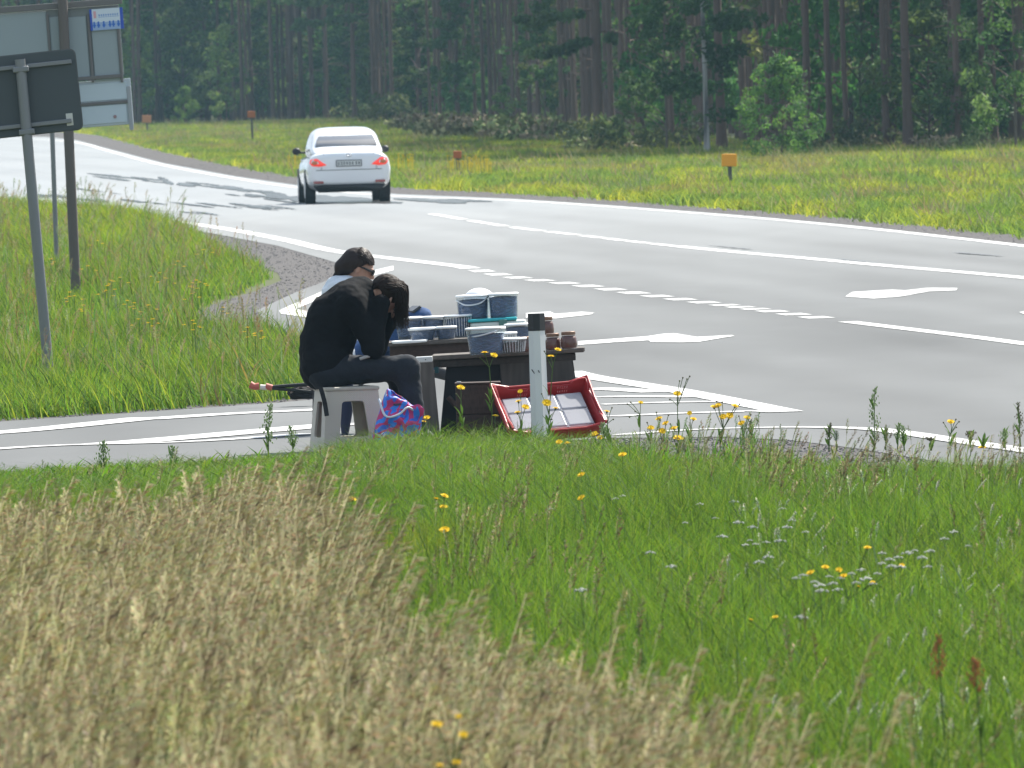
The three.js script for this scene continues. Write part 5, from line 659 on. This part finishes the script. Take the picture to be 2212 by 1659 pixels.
{ // the roadside post
  const d = 98.3, b = at(1168, 960, d), k = d / PX, t = at(1158, 677, d), g = thing('delineator_post', 'white roadside post with a black top in front of the stall', 'post', V(b.x, 0, b.z)), lean = V(t.x - b.x, t.y, 0), H = lean.length();
  const s = (w0, w1, dd, y0, y1, m, name) => { const r0 = [[-w0 / 2, 0], [-w0 * .2, dd * .9], [w0 * .2, dd], [w0 / 2, dd * .25], [w0 * .42, -dd * .4], [-w0 * .42, -dd * .4]].map(([x, z]) => V(x, y0, z)), r1 = r0.map((p) => V(p.x * w1 / w0, y1, p.z)); const q = loft([r1, r0]).toNonIndexed(); q.computeVertexNormals(); q.rotateZ(Math.atan2(-lean.x, lean.y)); return part(name, q, m, g); };
  s(.12, .109, .065, 0, H - .112, phys(.66, .67, .66, .5, { bumpMap: clothTex, bumpScale: .002 }), 'shaft'); s(.114, .112, .067, H - .115, H, phys(.012, .012, .016, .45), 'black_cap');
  for (const [x, y] of [[1150, 800], [1153, 804], [1164, 802]]) { const q = at(x, y, d); part('mark', move(new RoundedBoxGeometry(.006, .018, .003, 1, .001), q.x - b.x, q.y, .066, 0, 0, .5), M.black, g); }
}

// ---------------------------------------------------------------- wild flowers and tall weeds one can point at
const stemM = phys(.1, .16, .045, .8, { side: THREE.DoubleSide, transmission: .2, thickness: 0, specularIntensity: .3 }), leafM = phys(.1, .19, .03, .8, { side: THREE.DoubleSide, transmission: .4, thickness: 0, specularIntensity: .3 }), yellowM = phys(.78, .53, .015, .8, { side: THREE.DoubleSide, transmission: .25, thickness: 0, specularIntensity: .2 }), whiteM = phys(.5, .5, .44, .8, { side: THREE.DoubleSide, specularIntensity: .2 }), budM = std(.11, .1, .05, .9), rustM = phys(.36, .13, .06, .9, { side: THREE.DoubleSide, specularIntensity: .2 }), sageM = phys(.26, .34, .15, .9, { side: THREE.DoubleSide, specularIntensity: .2 });
function daisy(r, R) { // a composite head: two rings of strap petals and a domed disc
  const gs = []; for (const [n, l, y, w] of [[15, R, .1, .2], [11, R * .68, .35, .17]]) for (let i = 0; i < n; i++) { const a = (i + r.sym(.2)) / n * 6.283, c = Math.cos(a), s = Math.sin(a), g = new THREE.BufferGeometry(), W = R * w, L = l * r.range(.85, 1.1), p = (x, t) => [c * x - s * t, y * R * (x / L) + .12 * R, s * x + c * t]; g.setAttribute('position', new THREE.Float32BufferAttribute([...p(R * .1, 0), ...p(L * .6, -W), ...p(L, -W * .5), ...p(R * .1, 0), ...p(L, -W * .5), ...p(L, W * .5), ...p(R * .1, 0), ...p(L, W * .5), ...p(L * .6, W)], 3)); g.computeVertexNormals(); gs.push(g); }
  const dome = new THREE.SphereGeometry(R * .32, 10, 6, 0, 6.283, 0, 1.6).toNonIndexed().translate(0, R * .12, 0); dome.deleteAttribute('uv'); gs.push(dome); return mergeGeometries(gs);
}
const RF = RNG(33), heads = [0, 1, 2].map(() => daisy(RF, 1)), cup = lathe([[0, -.5], [.22, -.4], [.3, -.1], [.26, .12], [0, .14]], 8);
function leafBlade(l, w) { const g = new THREE.PlaneGeometry(w, l, 2, 4), a = g.attributes.position; for (let i = 0; i < a.count; i++) { const t = a.getY(i) / l + .5; a.setXYZ(i, a.getX(i) * Math.sin(Math.PI * Math.min(1, .12 + t * .88)), l * t * (1 - .2 * t), l * .35 * t * t + Math.abs(a.getX(i)) * .3); } g.computeVertexNormals(); return g; }
// list of flower heads and buds measured on the photograph; the stem rises from (bx, by) on the ground ahead
function flowerPlant(label, bx, d, fl, buds = [], group, R = .024, name = 'yellow_flower') {
  const base = at(bx, 955, d).setY(0), g = thing(name, label, 'flower', base, 0, group), r = RNG(Math.round(bx * 7 + d)), L = (x, y) => at(x, y, d).sub(base);
  const fork = L(fl.length ? fl.reduce((s, f) => s + f[0], 0) / fl.length : bx, Math.max(...(fl.length ? fl : buds).map((f) => f[1])) + 26); fork.x *= .8; if (fork.y < .04) fork.y = .04;
  const stems = [tube([V(0, 0, 0), V(fork.x * .3 + r.sym(.01), fork.y * .55, r.sym(.01)), fork], .0032, 5, 7)];
  for (const [x, y] of [...fl, ...buds]) { const p = L(x, y); p.z += r.sym(.02); stems.push(tube([fork.clone(), fork.clone().lerp(p, .5).add(V(r.sym(.006), 0, 0)), p], .0022, 5, 5)); }
  part('stem', merge(stems), stemM, g);
  for (const [x, y, s = 1] of fl) { const p = L(x, y), h = part('flower_head', heads[Math.floor(r() * 3)], yellowM, g); h.position.copy(p); h.scale.setScalar(R * s); h.rotation.set(r.range(.1, .7), r() * 6, r.sym(.4)); const c = part('calyx', cup, stemM, h); c.position.y = -.02; }
  for (const [x, y] of buds) { const p = L(x, y), h = part('bud', cup, budM, g); h.position.copy(p); h.scale.setScalar(R * .75); }
  for (let i = 0; i < 5; i++) { const lf = part('leaf', leafBlade(r.range(.07, .14), r.range(.014, .026)), leafM, g), t = r.range(.02, .75); lf.position.set(fork.x * .5 * t, fork.y * t, 0); lf.rotation.set(r.sym(.5), r() * 6.3, r.sym(.3)); }
  return g;
}
flowerPlant('twin yellow flowers with a faded third head in front of the front table', 1062, 98.0, [[1047, 763, 1.15], [1067, 768, 1.1]], [[1037, 772]]);
flowerPlant('single yellow flower in front of the brown wooden box', 1000, 98.1, [[995, 838, 1.15]], [[985, 850]]);
flowerPlant('two yellow flowers leaning past the edge of the white post', 1182, 98.0, [[1190, 771, 1.1], [1205, 756, .95]], [[1176, 758]]);
flowerPlant('yellow flower cluster before the inner end of the red crate', 1125, 97.9, [[1120, 868], [1135, 880, 1.1], [1118, 892, 1.05], [1124, 846, .8]]);
flowerPlant('tall yellow flower touching the foot of the white post', 1186, 97.8, [[1181, 871, 1.3], [1200, 883]], [[1170, 850], [1192, 905]]);
flowerPlant('small yellow flower low at the corner of the red crate', 1078, 97.9, [[1070, 899, .9]]);
flowerPlant('yellow flower pair at the foot of the grey table leg', 918, 97.9, [[922, 903], [916, 912, .9]]);
flowerPlant('lone yellow flower just past the outer corner of the red crate', 1318, 97.6, [[1311, 890, .95]], [[1325, 905], [1322, 880]]);
flowerPlant('tall dark budded weed with one yellow flower on the grass edge', 1468, 96.6, [[1463, 851, 1.1]], [[1468, 822], [1475, 815], [1484, 818], [1490, 812], [1447, 862], [1478, 835]]);
flowerPlant('dense yellow flower group beside the tall budded weed', 1555, 96.0, [[1543, 880, 1.1], [1552, 876], [1562, 901, 1.15], [1576, 899, 1.2], [1588, 878, 1.1]], [[1548, 866], [1560, 868], [1598, 872]]);
flowerPlant('largest orange yellow flower low on the grass edge', 1466, 95.4, [[1465, 948, 1.55], [1456, 926, 1.15]], [[1448, 915]]);
flowerPlant('two small yellow flowers on thin stems near the budded weed', 1490, 96.4, [[1498, 906, .95], [1490, 893, .8]]);
flowerPlant('yellow flower between red crate and budded weed', 1405, 96.6, [[1406, 925, 1.05]], [[1398, 912]]);
flowerPlant('yellow flower with dark buds right where the hatching ends', 1380, 96.6, [[1384, 870, .75]], [[1362, 868], [1355, 872], [1372, 888], [1360, 900]]);
flowerPlant('low yellow flower in front of the gravel patch', 1348, 87, [[1345, 983, 1.05]]);
flowerPlant('yellow flower with three dark buds over the curved white line', 2052, 95.6, [[2054, 912, 1.1]], [[2038, 912], [2065, 905], [2072, 910], [2066, 922]]);
flowerPlant('yellow flower before the white line near the frame edge', 2124, 94.8, [[2122, 968, 1.2]], [[2134, 975], [2126, 946]]);
flowerPlant('two yellow flowers below the white post in the grass', 1215, 92.8, [[1208, 956], [1226, 958, .9]]);
flowerPlant('yellow flower in the meadow under the middle of the crate', 1262, 80.5, [[1256, 1026, .9]]);
flowerPlant('yellow flower in the meadow below the first one under the crate', 1262, 74.6, [[1256, 1076, .9]]);
flowerPlant('three little yellow flowers in the open meadow', 965, 75, [[942, 1079, .85], [960, 1072, .9], [958, 1096, .9]]);
flowerPlant('orange yellow flower alone in the middle of the meadow', 962, 68, [[961, 1146, 1.1]]);
flowerPlant('yellow flower at the top edge of the dry grass', 762, 76, [[762, 1079, .9], [754, 1084, .7]]);
flowerPlant('yellow flower group among white yarrow', 1790, 61, [[1751, 1238, 1.1], [1783, 1226, 1], [1812, 1232, .95], [1822, 1245, 1], [1874, 1184, 1], [1948, 1222, .8], [1855, 1268, .7], [1885, 1258, .7]], [], undefined, .017);
flowerPlant('two orange flowers low in the meadow', 1655, 55.5, [[1622, 1340, .8], [1675, 1334, .9]], [], undefined, .015);
flowerPlant('blurred yellow flowers deep in the dry foreground grass', 965, 36.2, [[944, 1566, 1.3], [1001, 1588, 1.1], [990, 1548, .8], [986, 1648, 1.1], [950, 1655, 1]], [], undefined, .011);
flowerPlant('three yellow flowers at the grass edge before the hatched paint', 1430, 95.8, [[1424, 905, 1.1], [1438, 915], [1430, 932, 1.1]], [[1418, 890], [1444, 896]]);
flowerPlant('two yellow flowers between the dense group and the gravel', 1605, 95.6, [[1602, 915, 1.1], [1614, 903]], [[1622, 895], [1596, 898]]);
flowerPlant('low pair of yellow flowers under the outer crate corner', 1290, 96.8, [[1284, 938, 1.1], [1297, 946]], [[1275, 930]]);
{ // yellow flowers of the grass triangle, alike in every way
  const r = RNG(44), src = []; const pts = [[232, 618], [240, 606], [228, 628], [275, 650], [290, 655], [160, 640], [150, 632], [320, 660], [345, 590], [360, 602], [416, 612], [424, 606], [432, 610], [415, 635], [416, 693], [420, 700], [482, 665], [440, 540], [384, 565], [535, 708], [552, 720], [564, 716], [210, 520], [190, 575], [260, 600], [110, 560], [180, 660], [300, 690], [330, 690]];
  let proto; pts.forEach(([x, y], i) => { const d = Math.max(113, (2.547 - r.range(.4, .5)) * PX / (y + .03 * (x - 1106) - 141)); const q = at(x, y, d); const h = Math.max(.15, Math.min(.7, q.y)); const place = at(x, y, d);
    if (!proto) { proto = thing('meadow_flower', 'yellow flower standing in the grass triangle between the roads', 'flower', V(0, 0, 0), 0, 'yellow flowers of the grass triangle'); part('stem', tube([V(0, 0, 0), V(.01, .5, 0), V(0, 1, 0)], .0035, 5, 6), stemM, proto); const hd = part('flower_head', mergeGeometries([[0, 1, 0], [.1, .92, .03], [-.09, .88, .02]].map(([a, b, c]) => heads[0].clone().scale(.034, .034, .034).translate(a, b, c))), yellowM, proto); void hd; }
    const o = i ? proto.clone() : proto; if (i) { o.name = numbered('meadow_flower'); scene.add(o); } o.position.set(place.x, 0, place.z); o.scale.set(.75 * d / 130, h, .75 * d / 130); o.rotation.y = r() * 6; void src; });
}
{ // yellow patches on the far verge
  const gold = [[.62, .4, .02], [.55, .38, .03]], r = RNG(46);
  for (const [x0, x1, y, num, l] of [[968, 1062, 384, 60, 'long patch of yellow flowers around the dull red marker'], [845, 895, 376, 26, 'small patch of yellow flowers right of the white car'], [622, 650, 372, 16, 'few yellow flowers left of the white car']]) {
    const a = G(x0, y), b = G(x1, y), t = thing('flower_patch', l, 'flowers', a.clone().lerp(b, .5)); kind(t, 'stuff'); const gs = []; for (let i = 0; i < num; i++) { const p = a.clone().lerp(b, r()).sub(t.position); p.z += r.sym(2.5); const h = r.range(.28, .5); gs.push(heads[i % 3].clone().scale(.045, .045, .045).translate(p.x, h, p.z), (() => { const q = bar(V(p.x, 0, p.z), V(p.x, h, p.z), .006, 4).toNonIndexed(); q.deleteAttribute('uv'); return q; })()); } part('flower_mass', mergeGeometries(gs), phys(.7, .56, .06, .8, { side: THREE.DoubleSide, specularIntensity: .2 }), t); void gold;
  }
}
{ // white yarrow
  const umb = (() => { const r = RNG(51), gs = []; for (let i = 0; i < 26; i++) { const a = r() * 6.283, rr = Math.sqrt(r()) * .034, g = new THREE.IcosahedronGeometry(r.range(.004, .0065), 0); g.translate(rr * Math.cos(a), .012 * (1 - rr / .034) + r.sym(.002), rr * Math.sin(a)); g.deleteAttribute('uv'); gs.push(g); } return mergeGeometries(gs); })();
  const pts = [[1345, 1072], [1330, 1078], [1512, 1090], [1190, 1100], [1585, 1085], [1595, 1130], [1625, 1140], [1620, 1168], [1632, 1176], [1655, 1172], [1685, 1170], [1610, 1178], [1660, 1205], [1640, 1216], [1720, 1250], [1735, 1244], [1758, 1258], [1770, 1266], [1790, 1246], [1800, 1262], [1815, 1250], [1838, 1240], [1850, 1260], [1870, 1252], [1885, 1262], [1895, 1240], [1905, 1218], [1920, 1210], [1945, 1226], [1960, 1196], [1975, 1190], [1990, 1206], [2010, 1192], [2040, 1165], [1905, 1196], [1925, 1225], [1940, 1205], [1860, 1232], [1810, 1275], [1775, 1278], [2005, 1225], [1730, 1335], [1450, 1225], [1405, 1195], [1480, 1130], [1545, 1120], [1690, 1100], [1700, 1140], [1255, 1276], [735, 1168], [1560, 1160], [1710, 1125], [2060, 1150], [2090, 1180], [1740, 1150]];
  let proto; const r = RNG(52); pts.forEach(([x, y]) => { const h = lerp(.46, .34, smooth(1250, 1080, y)), d = Math.min(95, (2.547 - h) / ((y + .03 * (x - 1106) - 141) / PX)), p = at(x, y, d);
    if (!proto) { proto = thing('yarrow', 'white flat topped yarrow flower in the right half of the meadow', 'flower', V(0, 0, 0), 0, 'white yarrow flowers in the meadow'); part('stem', merge([tube([V(0, -.4, 0), V(.01, -.2, 0), V(0, -.03, 0)], .002, 5, 6), bar(V(0, -.03, 0), V(.02, .004, .01), .0012, 4), bar(V(0, -.03, 0), V(-.018, .004, -.012), .0012, 4), bar(V(0, -.03, 0), V(0, .006, .02), .0012, 4)]), stemM, proto); part('flower_head', umb, whiteM, proto); }
    const first = proto.userData.placed !== true, o = first ? proto : proto.clone(); if (first) proto.userData.placed = true; else { o.name = numbered('yarrow'); scene.add(o); } delete o.userData.placed; if (first) proto.userData.placed = true; o.position.copy(p); o.scale.setScalar(r.range(.45, .8)); o.rotation.y = r() * 6; });
  delete proto.userData.placed;
}
// tall weeds that stand out against the road
function spike(label, x, y0, y1, d, m, w = 1, cat = 'weed', name = 'tall_weed') {
  const base = at(x, 955, d).setY(0), r = RNG(x * 3 + y0), top = at(x + r.sym(6), y0, d).sub(base), low = at(x, y1, d).sub(base), g = thing(name, label, cat, base); const gs = [], n = 44;
  part('stem', tube([V(0, 0, 0), V(top.x * .4, top.y * .5, r.sym(.01)), top], (t) => .0055 * (1 - .6 * t), 5, 10), stemM, g);
  for (let i = 0; i < n; i++) { const t = i / n, y = lerp(Math.max(.06, low.y), top.y, t), a = r() * 6.283, l = w * lerp(.045, .012, t) * r.range(.6, 1.2), p = V(top.x * (y / top.y) ** 1.3, y, 0), e = p.clone().add(V(Math.cos(a) * l, l * .9, Math.sin(a) * l)); gs.push(move(new THREE.IcosahedronGeometry(.0055 * w, 0).scale(.7, 1.5, .7), (p.x + e.x) / 2, (p.y + e.y) / 2, (p.z + e.z) / 2, r.sym(.6), 0, r.sym(.6)), move(new THREE.IcosahedronGeometry(.005 * w, 0).scale(.7, 1.4, .7), e.x, e.y, e.z)); }
  part('seed_spike', merge(gs), m, g);
  for (let i = 0; i < 6; i++) { const lf = part('leaf', leafBlade(r.range(.05, .12), .018), leafM, g), t = r.range(.05, .7); lf.position.set(top.x * t * t, top.y * t, 0); lf.rotation.set(r.sym(.4), r() * 6.3, r.sym(.4)); }
}
spike('tallest feathery green weed standing before the curved white line', 1888, 838, 965, 95.2, sageM, 1.2);
spike('green weed with reddish tip among the dense yellow flowers', 1625, 950, 1005, 94.6, sageM, .9);
spike('narrow weed left of the tallest feathery weed, near the gravel', 1622, 908, 980, 95.6, stemM, .8);
spike('first of the slim weeds right of the tallest feathery weed', 1912, 925, 1000, 95.0, sageM, .7);
spike('second of the slim weeds right of the tallest feathery weed', 1938, 915, 1000, 94.9, sageM, .8);
spike('third of the slim weeds right of the tallest feathery weed', 1953, 920, 1005, 94.6, sageM, .8);
spike('short dark weed between the slim weeds and the budded yellow flower', 2012, 950, 1000, 94.6, budM, .8);
spike('dark headed weed above the curved line near the frame edge', 2096, 935, 1000, 95.0, budM, .9);
spike('tall dark headed weed at the very frame edge', 2204, 870, 1000, 94.6, budM, .9);
spike('green weed beside the frame edge flower', 2168, 930, 1010, 94.4, sageM, .9);
spike('pale headed weed before the curved white line', 1806, 930, 980, 95.2, whiteM, .6);
spike('dark budded weed left of the tallest feathery weed', 1790, 915, 985, 95.4, budM, .7);
spike('green mugwort weed against the side road left of the stool', 578, 875, 965, 96.4, sageM, 1.3);
spike('small mugwort weed against the stool leg', 633, 922, 968, 96.4, sageM, 1.0);
spike('mugwort weed in front of the side road near the frame edge', 222, 955, 1010, 93.6, sageM, 1.2);
spike('mugwort weed in front of the side road, second from the frame edge', 372, 965, 1008, 94.2, sageM, 1.0);
spike('grey green weed below the patterned bag', 812, 985, 1080, 92.5, sageM, 1.1);
spike('grey green weed in front of the outer red crate corner', 1305, 915, 950, 97.2, sageM, 1.0);
spike('first rusty dock spike in the lower right meadow', 2030, 1375, 1475, 46.5, rustM, .75, 'dock plant', 'dock_plant');
spike('second rusty dock spike, lower and farther toward the frame edge', 2110, 1425, 1500, 45.6, rustM, .75, 'dock plant', 'dock_plant');
// single tall stalks of grass that reach out of the dry grass
for (const [x, y, d, l] of [[1300, 1288, 47.5, 'tall pale grass stalk rising alone over the green meadow'], [1792, 1385, 41.5, 'tall drooping grass stalk at the middle of the lower right'], [1880, 1490, 39.5, 'drooping grass stalk nearest the lower right corner'], [1645, 1420, 42, 'upright pale grass stalk between the two tall drooping ones and the lone one'], [1440, 1455, 42, 'grass stalk at the top edge of the dry grass'], [2022, 1515, 39, 'slanting grass stalk left of the lower right corner']]) {
  const p = at(x, y, d), r = RNG(x + 1), g = thing('grass_stalk', l, 'grass stalk', V(p.x - .06, 0, p.z)), gs = []; const h = p.y; gs.push(move(panicle(r, h * 1.05, .22, [[.36, .31, .17], [.3, .26, .13]], [.3, .28, .13], .6))); const all = gs[0]; all.rotateY(r.sym(.4)); part('stalk', all, MG.dry, g);
}

renderer.render(scene, camera);
